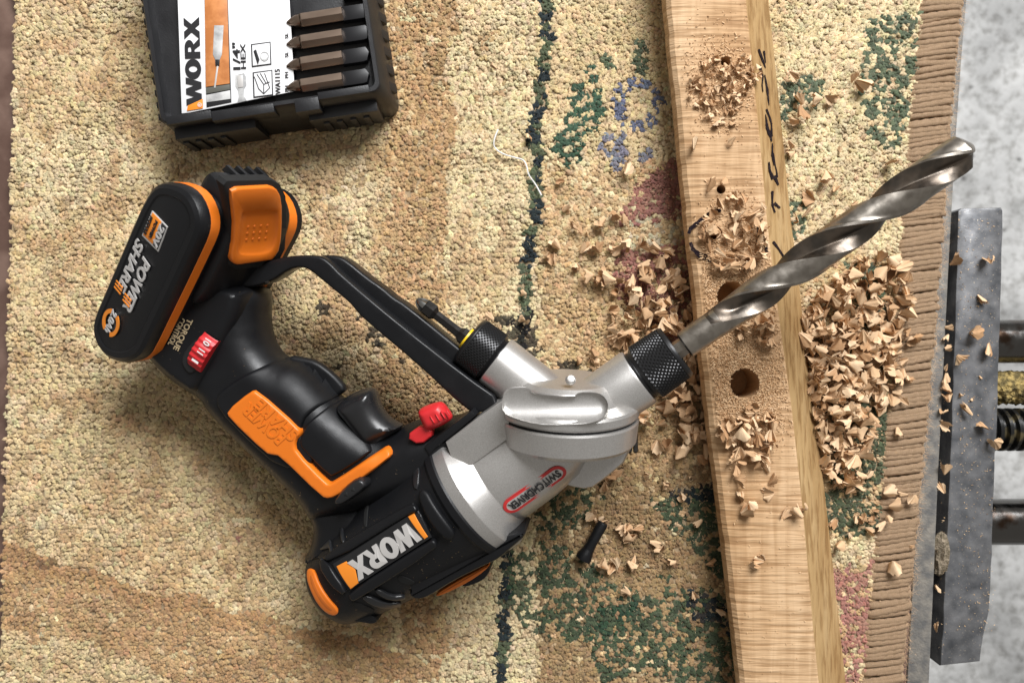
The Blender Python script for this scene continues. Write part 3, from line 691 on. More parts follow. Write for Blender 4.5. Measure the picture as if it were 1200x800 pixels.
# bumper wedge beside the silver collar
pad('bumper', [(494, 575), (502, 574), (512, 592), (530, 616), (534, 624), (528, 630), (518, 626), (504, 608), (493, 586)], M['rubber'], drill, 0, .0034, ck=1, rim=.0022)
pad('panel', [(487, 546), (493, 548), (491, 574), (485, 572)], rib_m, drill, -.0005, .0009, ck=1, step=.0011, rim=.0004)
# front black collar that carries the silver case
lathe('collar', O, MX, [(-20*k_, .02), (-20*k_, 77*k_), (-16*k_, 80*k_), (-8*k_, 80.5*k_), (-6*k_, 79*k_), (-6*k_, .02)], M['rubber'], drill, 72)

# -- handle with foot
HO = [(232, 300), (262, 326), (285, 334), (305, 332), (316, 348), (313, 372), (317, 397), (328, 414), (340, 421), (355, 424), (371, 435), (388, 453), (399, 466), (430, 492), (452, 505), (470, 500), (490, 491), (533, 488), (556, 478), (566, 490), (560, 510), (545, 530), (530, 566), (455, 588), (415, 599), (384, 606), (368, 606), (363, 595), (350, 577), (328, 556), (290, 521), (252, 482), (243, 466), (224, 456), (200, 438), (178, 413), (190, 390)]
HUP, HDN, HR = .0215, .021, .017
handle, hpts = puff('handle', HO, .0, HR, HUP, HDN, M['black'], drill, ck=1, step=.0020)
puff('rear_fillet', [(352, 578), (366, 602), (371, 618), (366, 640), (356, 656), (385, 662), (440, 630), (450, 590), (400, 580)], .0, .013, .0150, .015, M['black'], drill, ck=2, step=.0022)
FO = [(206, 288), (262, 326), (285, 332), (300, 342), (292, 372), (280, 398), (262, 430), (250, 452), (238, 463), (224, 456), (200, 438), (176, 412), (150, 400), (150, 372), (180, 320)]
FUP, FR = .0255, .007
foot, fpts = puff('foot', FO, .012, FR, FUP, .022, M['black'], drill, ck=2, step=.0020)
def hsurf_v(xy):
    xy = np.asarray(xy, float).reshape(-1, 2); w = np.zeros(len(xy))
    for pp, up, rr in ((hpts, HUP, HR), (fpts, FUP, FR)):
        k = inside(xy, pp)
        if k.any():
            t = np.clip(dist_poly(xy[k], pp)/rr, 0, 1); w[k] = np.maximum(w[k], up*np.sqrt(1-(1-t)**2))
    return w
def hsurf(s, q): return float(hsurf_v([[s, q]])[0])
def on_handle(name, outline, m, parent, thick, R=.0012, ck=2, step=.0016, lift=-.0006, wt=.020, **k):
    o, _ = puff(name, outline, wt, R, thick+.0006, .0012, m, parent, ck=ck, step=step, base=lambda xy: hsurf_v(xy)+lift, **k); return o
# soft grip sleeve
grip = on_handle('grip_sleeve', [(267, 452), (285, 440), (322, 421), (340, 424), (356, 428), (376, 443), (393, 462), (384, 470), (368, 480), (357, 492), (355, 512), (372, 533), (366, 545), (330, 548), (292, 515), (258, 480), (256, 462)], M['rubber'], drill, .0024, R=.0022, ck=1)
og = on_handle('orange_panel', [(270, 479), (298, 456), (306, 455), (356, 499), (357, 507), (351, 515), (352, 526), (387, 562), (392, 563), (448, 525), (455, 523), (461, 530), (458, 536), (405, 575), (390, 582), (380, 579), (332, 532), (324, 531), (316, 529), (273, 488)], M['orange'], drill, .0040, R=.0013, ck=1, step=.0013, lift=0)
pw = to_sq(313, 494, .025)
def hmap(s0, q0, extra):
    ex = Vector((1, .10)); ex.normalize(); ey = Vector((-ex.y, ex.x))
    return ex, ey
def hand_letter(name, body, cpx, rpx, upx, w, h, m, parent, lift, wt=.022, **k):
    """lettering that follows the handle; rpx / upx are photo directions"""
    c = np.array(to_sq(*cpx, wt)); r = np.array(to_sq(cpx[0]+rpx[0], cpx[1]+rpx[1], wt))-c; u = np.array(to_sq(cpx[0]+upx[0], cpx[1]+upx[1], wt))-c
    r = r/np.linalg.norm(r); u = u/np.linalg.norm(u)
    def f(A):
        p = c+r*A[:, :1]+u*A[:, 1:2]; hs = hsurf_v(p); return [Lw(a, b, e+lift+z) for (a, b), e, z in zip(p, hs, A[:, 2])]
    return letter(name, O, MX, QX, w, h, m, parent, thick=.0003, mapf='vec', vec=f, body=body, **k)
emb = M['orange']
hand_letter('embossed_lettering', 'POWER', (311, 495), (-36, -33), (-16, 15), .0285, .0078, emb, og, .0047, bold=.03, wt=.024)
hand_letter('embossed_lettering', 'SHARE', (326, 491), (-36, -33), (-16, 15), .0285, .0078, emb, og, .0047, bold=.03, wt=.024)
# trigger side plate, slide switch
on_handle('side_plate', [(357, 505), (362, 494), (386, 473), (396, 474), (433, 524), (436, 530), (395, 556), (388, 556), (356, 524), (353, 515)], M['black'], drill, .0030, R=.0016, ck=1)
sw = on_handle('direction_switch', [(399, 578), (396, 583), (403, 588), (412, 585), (436, 567), (437, 561), (432, 555), (424, 554), (408, 566)], M['gloss_black'], drill, .0075, R=.002, ck=1, step=.0013, lift=.001)
for dx in (0, 8):
    on_handle('arrow_mark', [(402+dx, 580-dx*.7), (407+dx, 575-dx*.7), (409+dx, 581-dx*.7)], groove, sw, .0004, R=.0002, ck=0, step=.001, lift=.0083, wt=.03)
# trigger
puff('trigger', [(394, 478), (404, 466), (420, 457), (436, 453), (442, 459), (444, 470), (452, 485), (464, 494), (474, 498), (462, 508), (448, 517), (432, 526), (412, 500)], .008, .010, .0125, .0125, M['gloss_black'], drill, wmid=.008, ck=2, step=.0013)
# red lock lever
red, _ = puff('lock_lever', [(476, 510), (498, 494), (512, 506), (494, 521)], .018, .0012, .002, .004, M['red'], drill, wmid=.0200, ck=1, step=.0011)
puff('lever_knob', [(489, 483), (494, 477), (512, 471), (518, 472), (524, 479), (531, 490), (522, 497), (508, 503), (500, 504), (494, 494)], .020, .0045, .0075, .0075, M['red'], red, wmid=.0185, ck=2, step=.0011)
for i in range(4):
    a = np.array([504+i*6.2, 487-i*2.6]); e_ = a+np.array([5.5, 8.5])
    puff('knob_rib', [tuple(a+(-.8, .6)), tuple(a+(.8, -.6)), tuple(e_+(.8, -.6)), tuple(e_+(-.8, .6))], .026, .0006, .0010, .001, M['red'], red, wmid=.0258, ck=1, step=.0007)
dk = mat('red_mark', (.20, .01, .012), .6)
lp = Lw(*to_sq(490, 510, .0206), .0208); letter('arrow_mark', lp, MX, QX*-1, .005, .005, dk, red, thick=.0002, polys=[[(0, .5), (1, 1), (1, 0)]])
lp = Lw(*to_sq(497, 505, .0206), .0208); letter('lever_mark', lp, -MX, QX, .004, .005, dk, red, thick=.0002, body='5', bold=.02)
# black shoulder strip under the lever
prism_w('shoulder_strip', [(497, 523), (552, 481), (557, 487), (540, 502), (508, 527), (503, 534)], .0225, .020, M['black'], drill, 0, .0008)
# guard: two bars with a gap between
nb_ = [(262, 331), (270, 322), (288, 313), (318, 304), (345, 299), (372, 299), (384, 304), (402, 323), (470, 380), (548, 441), (590, 470), (562, 486), (546, 481), (490, 428), (424, 373), (414, 361), (408, 354), (386, 336), (362, 316), (352, 313), (338, 316), (318, 330), (300, 336), (280, 338)]
puff('guard_bar', nb_, .012, .0014, .0030, .016, M['black'], drill, wmid=.0095, ck=1, step=.0022)
fb_ = [(372, 299), (396, 299), (408, 305), (432, 325), (450, 337), (462, 348), (476, 356), (540, 408), (580, 440), (568, 466), (536, 446), (462, 388), (396, 332), (376, 310)]
puff('guard_bar', fb_, .003, .0016, .0030, .014, M['black'], drill, wmid=.0015, ck=1, step=.0022)
web_ = [(330, 306), (345, 303), (372, 303), (386, 311), (404, 329), (472, 387), (548, 447), (578, 466), (560, 478), (500, 428), (440, 378), (415, 353), (392, 331), (370, 314), (352, 312)]
puff('guard_web', web_, -.002, .0012, .0015, .0060, groove, drill, wmid=.0, ck=1, step=.003)
o_ = to_sq(315, 329, .009)
lathe('screw', Lw(o_[0], o_[1], .0105), WX, [(0, .0016), (.0012, .0016), (.0018, .0010), (.0018, 0)], M['chrome'], drill, 12)
# torque dial on the foot
dl = on_handle('dial_recess', [(222, 430), (219, 420), (224, 408), (238, 394), (250, 391), (256, 396), (252, 412), (240, 430), (230, 438)], groove, drill, .0012, R=.0012, ck=1, step=.0012)
dc = to_sq(235, 413, .028)
V = []; Fc = []
ax = np.array(to_sq(247, 397, .022))-np.array(to_sq(226, 433, .022)); al = np.linalg.norm(ax); ax /= al; bx = np.array([-ax[1], ax[0]])
n1, n2_ = 26, 6
for i in range(n1):
    t = i/(n1-1)*2-1
    for j in range(n2_):
        u = j/(n2_-1)*2-1
        h = .0068*math.sqrt(max(0, 1-(t*.93)**2)) + .0005*math.cos(t*19) - .0006*(abs(u) > .9)
        p = np.array(dc)+ax*t*al*.5+bx*u*.0046
        V.append(Lw(p[0], p[1], hsurf(*dc)-.002+h))
for i in range(n1-1):
    for j in range(n2_-1): Fc.append((i*n2_+j, i*n2_+j+1, (i+1)*n2_+j+1, (i+1)*n2_+j))
n = len(V)
for i in range(n1):
    for j in (0, n2_-1): V.append(Lw(*(np.array(dc)+ax*(i/(n1-1)*2-1)*al*.5+bx*(j/(n2_-1)*2-1)*.0046), hsurf(*dc)-.004))
for i in range(n1-1):
    Fc.append((i*n2_, (i+1)*n2_, n+2*(i+1), n+2*i)); Fc.append((i*n2_+n2_-1, (i+1)*n2_+n2_-1, n+2*(i+1)+1, n+2*i+1))
dial = obj('torque_dial', V, Fc, M['red'], drill, sharp=50)
def dial_txt(body, t, w, h):
    c = np.array(dc)+ax*t*al*.5
    f = lambda x, y, z: Lw(*(c+(-ax)*y+bx*(x)), hsurf(*dc)-.002+.0068*math.sqrt(max(0, 1-(t*.93)**2))+.0007+z)
    sgn = 1
    letter('dial_number', O, MX, QX, w, h, M['white_print'], dial, thick=.0002, body=body, bold=.02, mapf=f)
V_, F_ = None, None
def flat_txt(name, body, cpx, rpx, w, h, m, parent, wt, lift=.0003, **k):
    """straight lettering on the local top plane at height wt, reading along photo direction rpx"""
    c = Lw(*to_sq(*cpx, wt), wt); r = Lw(*to_sq(cpx[0]+rpx[0], cpx[1]+rpx[1], wt), wt)-c; r.normalize(); u = WX.cross(r)
    return letter(name, c+WX*lift, r, u, w, h, m, parent, thick=.0002, body=body, **k)
zt = hsurf(*dc)
flat_txt('dial_number', '10', (243, 401), (-13, 22), .0036, .0040, M['white_print'], dial, zt+.0042, bold=.02)
flat_txt('dial_number', '11', (236, 412), (-13, 22), .0026, .0040, M['white_print'], dial, zt+.0058, bold=.02)
flat_txt('dial_number', 'I', (229, 423), (-13, 22), .0012, .0042, M['white_print'], dial, zt+.0052, bold=.03)
hand_letter('torque_lettering', 'TORQUE', (219, 391), (-17, 35), (35, 17), .0195, .0040, M['gold_print'], drill, .0002, bold=.02, wt=.0215)
hand_letter('torque_lettering', 'CONTROL', (212, 388), (-17, 35), (35, 17), .0170, .0032, M['gold_print'], drill, .0002, bold=.02, wt=.0215)

# -- clip and lamp hood on the far side of the housing
prism_w('hood', [(482, 692), (476, 690), (470, 683), (473, 675), (500, 664), (540, 650), (560, 640), (590, 628), (612, 622), (616, 628), (600, 642), (584, 656), (566, 664), (530, 682), (502, 700), (488, 704), (478, 698)], .025, .026, M['black'], drill, 1, .0025)
prism_w('hood_trim', [(509, 697), (536, 680), (556, 670), (572, 661), (573, 664), (560, 675), (540, 687), (514, 699)], .006, .010, M['orange'], drill, 1, .0008)
prism_w('hood_foot', [(540, 684), (572, 662), (574, 670), (566, 680), (552, 686), (543, 688)], .002, .014, M['black'], drill, 1, .001)
prism_w('screw_boss', [(411, 728), (414, 721), (430, 719), (440, 722), (442, 729), (436, 732), (424, 730)], .016, .02, M['rubber'], drill, 1, .0016)

# -- silver gear case
lathe('gear_case', O, MX, [(-8*k_, .01), (-8*k_, 78.5*k_), (-5*k_, 79*k_), (7*k_, 78.5*k_), (9*k_, 77.5*k_), (25*k_, 60*k_), (28*k_, 58.5*k_), (75*k_, 57*k_), (110*k_, 52*k_), (126*k_, 44*k_), (126*k_, 0)], M['silver'], drill, 96, sharp=24)
prism_w('gear_shoulder', [(522, 518), (562, 487), (592, 466), (604, 474), (606, 506), (560, 540), (548, 548), (530, 540)], .0245, .030, M['silver'], drill, 0, .0008)
TC = O + MX*(120*k_)                                   # centre of the swivel joint on the motor axis
U = Vector((.02, .985, .20)).normalized()
TC = ray_plane(664, 483, TC, WX) 
r0 = 81*.00047
kk = .00047
def kprof(*p): return [(a*kk, b*kk) for a, b in p]
lathe('swivel_base', TC, U, kprof((-50, 0), (-50, 30), (-40, 52), (-35, 72), (-32, 79), (-28, 82), (-4, 84), (-1.5, 83), (-1.5, 0)), M['silver'], drill, 96, sharp=24)
lathe('swivel_seam', TC, U, kprof((-2, 0), (-2, 80), (2, 80), (2, 0)), groove, drill, 64)
head = lathe('swivel_head', TC, U, kprof((1.5, 0), (1.5, 82), (4, 84), (12, 84), (15, 82), (19, 66), (36, 56), (40, 50), (41, 44), (41, 0)), M['silver'], drill, 96, sharp=24)
C2 = (U*(2*MX.dot(U)) - MX).normalized()
# lock plate with rivet between the barrels
lathe('rivet', TC+U*(41*kk)+Vector((0, 0, .020)), Vector((0, .35, 1)).normalized(), [(0, .0028), (.001, .0028), (.0022, .0018), (.0026, 0)], M['silver'], drill, 20)
# barrels
BR = 35*kk
barrel_prof = lambda L0, L1: [(L0*kk, BR*.99), (L1*kk, BR), (L1*kk+.0012, BR*.97), (L1*kk+.0012, BR*.84), (L1*kk-.006, BR*.82), (L1*kk-.006, 0)]
A1 = O + MX*(143*k_)
lathe('barrel', A1, MX, [(-8*kk, 0)] + barrel_prof(-8, 86), M['silver'], drill, 64, sharp=28)
BA2 = ray_plane(612, 447, TC, WX) - C2*(24*kk)
C2d = (ray_plane(501, 361, TC+WX*.002, WX) - BA2).normalized()
lathe('barrel', BA2, C2d, [(-40*kk, 0)] + [(a, b*.93) for a, b in barrel_prof(-40, 62)], M['silver'], drill, 64, sharp=28)
# scooped face on the swivel head
fo_ = [(589, 462), (594, 455), (604, 453), (618, 453), (626, 461), (672, 465), (678, 459), (696, 459), (706, 462), (713, 471), (712, 482), (705, 491), (690, 496), (660, 498), (630, 497), (606, 491), (588, 483)]
nf = (WX*.93 + U*.36).normalized()
pc = TC + U*(12*kk) + WX*(82*kk)
pts = [ray_plane(x, y, pc, nf) for x, y in fo_]
def scoop(name, pts3, nrm, xdir, depth, thick, m, parent, step=.0016):
    """plate with a hollow ground into its face along xdir"""
    xd = (xdir - nrm*xdir.dot(nrm)).normalized(); yd = nrm.cross(xd); c = sum(pts3, Vector())/len(pts3)
    q = resample([((p-c).dot(xd), (p-c).dot(yd)) for p in pts3], step); nb = len(q); a = np.array(q); lo, hi = a.min(0), a.max(0)
    gx, gy = np.meshgrid(np.arange(lo[0], hi[0], step), np.arange(lo[1], hi[1], step)); g = fill_pts(np.c_[gx.ravel(), gy.ravel()], q, .0006, step)
    vo, eo, fo, *_ = delaunay_2d_cdt([Vector(p) for p in q]+[Vector(p) for p in g], [(i, (i+1) % nb) for i in range(nb)], [], 1, 1e-9)
    xy = np.array([(v.x, v.y) for v in vo]); d = dist_poly(xy, q); vm = (lo[1]+hi[1])/2; vh = (hi[1]-lo[1])/2
    z = -depth*np.clip(1-((xy[:, 1]-vm)/vh)**2, 0, 1)*np.clip(d/.0007, 0, 1)-.0004*np.clip(1-d/.0007, 0, 1)
    V = [c+xd*x_+yd*y_+nrm*z_ for (x_, y_), z_ in zip(xy, z)]; n = len(V); V += [c+xd*x_+yd*y_-nrm*thick for x_, y_ in xy]; cnt = {}
    Fc = [tuple(f) for f in fo]+[tuple(i+n for i in f) for f in fo]
    for f in fo:
        for i in range(3):
            e = tuple(sorted((f[i], f[(i+1) % 3]))); cnt[e] = cnt.get(e, 0)+1
    Fc += [(a_, b_, b_+n, a_+n) for (a_, b_), k in cnt.items() if k == 1]
    return obj(name, V, Fc, m, parent, sharp=26)
scoop('face_plate', [Vector(p) for p in chaikin([tuple(p) for p in pts], 1)], nf, Vector((1, 0, 0)), .0042, .022, M['silver'], drill)
prism_w('gear_nose', [(640, 560), (664, 571), (690, 576), (710, 562), (738, 538), (738, 505), (726, 488), (690, 500)], .006, .026, M['silver'], drill, 1, .004)
# bail wire behind the head
for dx in (0, 7):
    a = ray_plane(737+dx, 490, TC - WX*.004, WX); b2 = ray_plane(738+dx, 527, TC - WX*.010, WX)
    tube('bail_wire', [a+U*.006, a, a.lerp(b2, .5), b2, b2-U*.002-WX*.006], .0014, M['chrome'], drill)

# -- chucks with knurled sleeves
def chuck(org, d, s0, R, L, name, hollow):
    nS = 168; rows = 28
    def dr(i, j):
        if 5 < j < 4+rows: return -.00055 if ((i+j) % 4 == 0 or (i-j) % 4 == 0) else (.0002 if (i+j) % 4 == 2 and (i-j) % 4 == 2 else 0)
        return 0
    pr = [(s0, R*.5), (s0, R*.86), (s0+L*.13, R*.88), (s0+L*.15, R*.86), (s0+L*.22, R*.95)] + [(s0+L*(.24+.68*i/(rows-1)), R*(1.0-.035*i/(rows-1))) for i in range(rows)] + [(s0+L*.96, R*.95), (s0+L, R*.91)]
    if hollow: pr += [(s0+L, R*.83), (s0+L-.004, R*.80), (s0+L-.004, R*.60), (s0+L*.98, R*.58), (s0+L*.99, R*.34), (s0+L*.80, R*.33), (s0+L*.80, 0)]
    else: pr += [(s0+L+.0008, R*.80), (s0+L+.0012, R*.42), (s0+L+.0012, 0)]
    V, Fc = lathe_data(org, d, pr, nS, dr=dr)
    return obj(name, V, Fc, M['knurl'], drill, sharp=18)
chuck(A1, MX, 84*kk, 34.5*kk, 56*kk, 'chuck_sleeve', True)
chuck(BA2, C2d, 60*kk, 33*kk, 43*kk, 'chuck_sleeve', False)
lathe('colour_ring', BA2, C2d, [(100*kk, .001), (100*kk, .0064), (108*kk, .0064), (108*kk, .001)], M['yellow'], drill, 28)

# SWITCHDRIVER badge on the gear case
def neck(s, q, dr=0.0):
    r = float(np.interp(s, [28*k_, 75*k_, 110*k_], [58.5*k_, 57*k_, 52*k_])); a = q/r
    return Lw(s, math.sin(a)*(r+dr), math.cos(a)*(r+dr))
def neck_px(px, py):
    c = Vector((0, 0, H)); d = Vector(((px-600)/F, (400-py)/F, -1)).normalized(); best = None
    for i in range(600):
        p = c+d*(.38+i*.0003) - O; s = p.dot(MX); q = p.dot(QX); w = p.dot(WX)
        r = float(np.interp(s, [28*k_, 75*k_, 110*k_], [58.5*k_, 57*k_, 52*k_]))
        if math.hypot(q, w) <= r: return s, math.atan2(q, w)*r
    return s, math.atan2(q, w)*r
e1 = neck_px(589, 595); e2 = neck_px(664, 550)
qb = (e1[1]+e2[1])/2; sb = (e1[0]+e2[0])/2; Lb = abs(e2[0]-e1[0])
def stad(L, h, n=10): return arc(L/2-h/2, 0, h/2, h/2, -90, 90, n) + arc(-L/2+h/2, 0, h/2, h/2, 90, 270, n)
nf2 = lambda x, y, z: neck(sb-x, qb+y, .0003+z)
letter('badge_rim', O, MX, QX, Lb, .0108, M['red_print'], drill, thick=.0003, polys=[stad(Lb, .0108), stad(Lb-.0036, .0072)], mapf=nf2)
letter('badge_field', O, MX, QX, Lb-.0036, .0072, M['silver_print'], drill, thick=.0002, polys=[stad(Lb-.0036, .0072)], mapf=nf2)
letter('badge_lettering', O, MX, QX, Lb-.0066, .0053, M['print_black'], drill, thick=.0002, body='SWITCHDRIVER', bold=.02, mapf=lambda x, y, z: neck(sb-x, qb+y, .0006+z))

# -- battery pack
NP = Vector((-.50, -.14, .855)).normalized()
PC = P(171, 318, .078)
pan = [(178, 217), (167, 233), (151, 269), (136, 305), (121, 340), (109, 368), (106, 383), (108, 397), (114, 410), (124, 421), (138, 426), (151, 425), (161, 420), (168, 411), (189, 367), (205, 334), (220, 302), (231, 278), (234, 265), (233, 250), (226, 232), (215, 220), (200, 214), (188, 213)]
pan = chaikin(pan, 1)
pw3 = [ray_plane(x, y, PC, NP) for x, y in pan]
cP = sum(pw3, Vector())/len(pw3)
AX = (ray_plane(205, 225, PC, NP)-ray_plane(132, 415, PC, NP)).normalized(); BX = NP.cross(AX); BX = BX if BX.x > 0 else -BX
p2 = [((p-cP).dot(AX), (p-cP).dot(BX)) for p in pw3]
def pk(a, b, n): return cP + AX*a + BX*b + NP*n
def pk_loft(name, m, levels, parent, outline=p2, sharp=30):
    rings = []
    for ins, nz in levels:
        q = inset(outline, ins) if ins else outline
        rings.append([pk(a, b, nz) for a, b in q])
    return loft_rings(name, rings, m, parent, sharp=sharp)
TH = .072
batt = pk_loft('battery_shell', M['black'], [(.0075, .0), (.0068, -.0002), (.0060, .0004), (.0030, .0002), (.0010, -.0012), (0, -.0035), (0, -.0072)], drill)
pk_loft('battery_stripe', M['orange'], [(.0006, -.0065), (-.0002, -.0072), (-.0002, -.0125), (.0006, -.0132)], drill)
pk_loft('battery_shell', M['black'], [(.002, -.0118), (.0018, -TH+.012)], drill)
pk_loft('battery_stripe', M['orange'], [(.0006, -TH+.0125), (-.0002, -TH+.012), (-.0002, -TH+.0060), (.0006, -TH+.0055)], drill)
pk_loft('battery_shell', M['black'], [(0, -TH+.0060), (0, -TH+.002), (.003, -TH), (.009, -TH-.002)], drill)
amax = max(a for a, b in p2); bmax = max(b for a, b in p2); amin = min(a for a, b in p2)
# squarer latch housing between the stripes
hb = [(amax+.006, -.006), (amax+.0065, .004), (amax+.003, bmax-.006), (amax-.006, bmax+.0028), (amax-.030, bmax+.0038), (amax-.062, bmax+.001), (amax-.064, bmax-.010), (amax-.02, -.006)]
hb = chaikin(hb, 2)
lh = pk_loft('latch_housing', M['black'], [(.004, -.0165), (.0012, -.0180), (0, -.0205), (0, -TH+.0165), (.0012, -TH+.0145), (.003, -TH+.0135)], drill, hb, sharp=35)
for i in range(4):
    nz = -.030-.0068*i
    pts = [pk(amax+.004, -.008, nz), pk(amax+.0085, -.006, nz), pk(amax+.0085, .003, nz), pk(amax+.004, .005, nz)]
    prism('grip_fin', pts, NP, .0022, M['black'], lh, .0006)
# release button
def wallpt(px, py, b0): 
    return ray_plane(px, py, cP+BX*b0, BX)
nb2 = (BX + AX*.10).normalized()
bo = [(271, 226), (274, 222), (280, 221), (317, 219), (325, 222), (329, 229), (331, 242), (331, 262), (330, 281), (327, 296), (320, 305), (300, 308), (279, 311), (273, 309), (271, 304), (274, 285), (275, 262), (273, 242)]
PB = cP + BX*(bmax+.0068)+AX*(amax-.03)
pts = [ray_plane(x, y, PB, nb2) for x, y in bo]
rec = [(262, 217), (266, 212), (318, 211), (328, 216), (335, 230), (336, 262), (334, 292), (326, 308), (318, 312), (276, 316), (268, 310), (270, 285), (270, 255), (266, 230)]
prism('latch_recess', [ray_plane(x, y, PB-nb2*.0024, nb2) for x, y in rec], nb2, .006, groove, lh, .0004)
inn = [(283, 249), (290, 247), (322, 245), (327, 249), (326, 275), (322, 292), (312, 299), (284, 300), (279, 296), (281, 275)]
PB2 = PB - nb2*.0015
_, bu, bv = frame(nb2); bc = sum(pts, Vector())/len(pts)
def ang_ring(poly, n=64):
    q = np.array([((p-bc).dot(bu), (p-bc).dot(bv)) for p in poly]); out = []
    for k in range(n):
        d = np.array([math.cos(2*math.pi*k/n), math.sin(2*math.pi*k/n)]); best = 0
        for i in range(len(q)):
            a, e = q[i], q[(i+1) % len(q)]-q[i]; den = d[0]*e[1]-d[1]*e[0]
            if abs(den) < 1e-12: continue
            t = (a[0]*e[1]-a[1]*e[0])/den; u = (a[0]*d[1]-a[1]*d[0])/den
            if t > 0 and -1e-6 <= u <= 1+1e-6: best = max(best, t)
        out.append(d*best)
    return out
ro = ang_ring(pts); ri = ang_ring([ray_plane(x, y, PB, nb2) for x, y in chaikin(inn, 1)])
lift_ = lambda rr, sc_, h: [bc+bu*(r[0]*sc_)+bv*(r[1]*sc_)+nb2*h for r in rr]
btn = loft_rings('release_button', [lift_(ro, 1, -.007), lift_(ro, 1, -.0012), lift_(ro, .985, -.0003), lift_(ro, .95, 0), lift_(ri, 1.02, 0), lift_(ri, .97, -.0005), lift_(ri, .92, -.0014), lift_(ri, .5, -.0016)], M['orange'], lh, sharp=60)
for i in range(4):
    for j in range(3):
        c = ray_plane(291+i*7.5-j*1.0, 266+j*7.5-i*.6, PB2, nb2)
        lathe('button_dot', c, nb2, [(-.0004, .0009), (.0002, .0007), (.0003, 0)], M['orange'], btn, 8)
# print on the battery panel
def pan_pt(px, py, n=.0): 
    return ray_plane(px, py, cP+NP*n, NP)
pdir = (pan_pt(135, 408)-pan_pt(202, 246)).normalized(); pup = NP.cross(pdir)
def ptxt(body, cpx, w, h, m, **k):
    kk_ = dict(bold=.03, shear=.15); kk_.update(k)
    return letter('pack_lettering', pan_pt(*cpx, .0003)+NP*.0003, pdir, pup, w, h, m, batt, thick=.0005, body=body, **kk_)
ptxt('POWER', (161, 335), .0345, .0074, M['silver_print'])
ptxt('SHARE', (154, 312), .0330, .0068, M['silver_print'])
for y0, x0 in ((0, 0), (3.5, -1.2), (7, -2.4)):
    letter('orange_bar', pan_pt(142+x0, 333+y0, .0003)+NP*.0009, pdir, pup, .0009, .0064, M['orange_print'], batt, thick=.0003, polys=[[(0, 0), (1, 0), (1.2, 1), (.2, 1)]])
    letter('orange_bar', pan_pt(152+x0, 348+y0, .0003)+NP*.0009, pdir, pup, .0009, .0064, M['orange_print'], batt, thick=.0003, polys=[[(0, 0), (1, 0), (1.2, 1), (.2, 1)]])
bx_ = lambda pts, m, n, nm='pack_badge': prism(nm, [pan_pt(x, y, n) for x, y in pts], NP, .0006, m, batt, .0001)
bx_([(178, 247), (196, 266), (185, 295), (166, 276)], M['silver_print'], .0006)
bx_([(178.6, 249), (189, 260), (178.5, 286), (167.5, 275)], M['orange_print'], .0008)
bx_([(189.6, 261), (194.8, 266.5), (184.5, 292.5), (179, 287)], M['print_black'], .0008)
letter('pack_lettering', pan_pt(187, 277, .0003)+NP*.0006, pdir, pup, .0125, .0046, M['silver_print'], batt, thick=.0004, body='20V', bold=.03)
letter('pack_lettering', pan_pt(181, 269, .0003)+NP*.0006, pdir, pup, .0110, .0022, M['print_black'], batt, thick=.0004, body='POWER', bold=.02)
letter('pack_lettering', pan_pt(175, 264, .0003)+NP*.0006, pdir, pup, .0110, .0022, M['print_black'], batt, thick=.0004, body='MODULE', bold=.02)
letter('pack_ring', pan_pt(131, 378, .0003)+NP*.0004, pdir, pup, .0150, .0142, M['orange_print'], batt, thick=.0004, polys=[arc(0, 0, 1, 1, 25, 155, 14)+arc(0, 0, .68, .68, 155, 25, 14), arc(0, 0, 1, 1, 205, 335, 14)+arc(0, 0, .68, .68, 335, 205, 14)])
ptxt('2.0Ah', (131, 377), .0150, .0046, M['silver_print'])

# ------------------------------------------------------------------ bits held in the chucks
s_hex0 = (120+0)*k_
sA = (A1-O).dot(MX)
c0 = sA + 118*kk; 
TW = sA + 154*kk; S1 = sA+196*kk; S2 = (TIP-O).length
bitt = thing('twist_drill_bit', 'large steel twist drill bit with wide spiral flutes reaching over the beam', 'drill bit', O + MX*S1)
def hexring(s, r): return [O + MX*s + (QX*math.cos(a)+WX*math.sin(a))*r for a in [math.pi/3*i+.35 for i in range(6)]]
loft_rings('hex_shank', [hexring(c0, .0050), hexring(sA+158*kk, .0050)], M['steel'], bitt, sharp=20)
RS = .0075; RB = .0099
lathe('shank', O, MX, [(sA+150*kk, 0), (sA+150*kk, RS*.9), (sA+152*kk, RS), (S1, RS), (S1+.001, RS*.98), (S1+.001, 0)], M['steel'], bitt, 48)
nT = 72; V = []; Fc = []; steps = 190; pitch_t = .112
fl0 = S1-.004
mats_idx = []
def sect(t):
    # two flutes, two lands; polar radius for angle t
    u = ((t/math.pi) % 1.0)            # repeats twice round
    if u < .50:                        # land
        if u < .07: return 1.0
        if u < .09: return 1.0-.05*(u-.07)/.02
        return .95
    x = (u-.50)/.50
    return .95 - .60*math.sin(math.pi*x)**.75 if x < .5 else 1.0 - .65*math.sin(math.pi*x)**.75
TL = S2-fl0
for j in range(steps+1):
    s = fl0+TL*j/steps
    run = min(1, (s-fl0)/.018); run = run*run*(3-2*run)
    tipd = S2-s; sc_ = 1.0
    if tipd < .0055: sc_ = max(.0, tipd/.0055)**.8
    base_a = -2*math.pi*(s-fl0)/pitch_t
    Rb = RS*1.0+(RB-RS)*min(1, max(0, (s-fl0)/.03))
    for i in range(nT):
        t = 2*math.pi*i/nT; f = 1-(1-sect(t))*run
        a = t+base_a+.3; r = Rb*f*sc_ if sc_ < 1 else Rb*f
        V.append(O+MX*s+(QX*math.cos(a)+WX*math.sin(a))*max(r, .0002))
for j in range(steps):
    for i in range(nT):
        q = (i+1) % nT; Fc.append((j*nT+i, j*nT+q, (j+1)*nT+q, (j+1)*nT+i)); mats_idx.append(1 if (sect(2*math.pi*(i+.5)/nT) < .93) else 0)
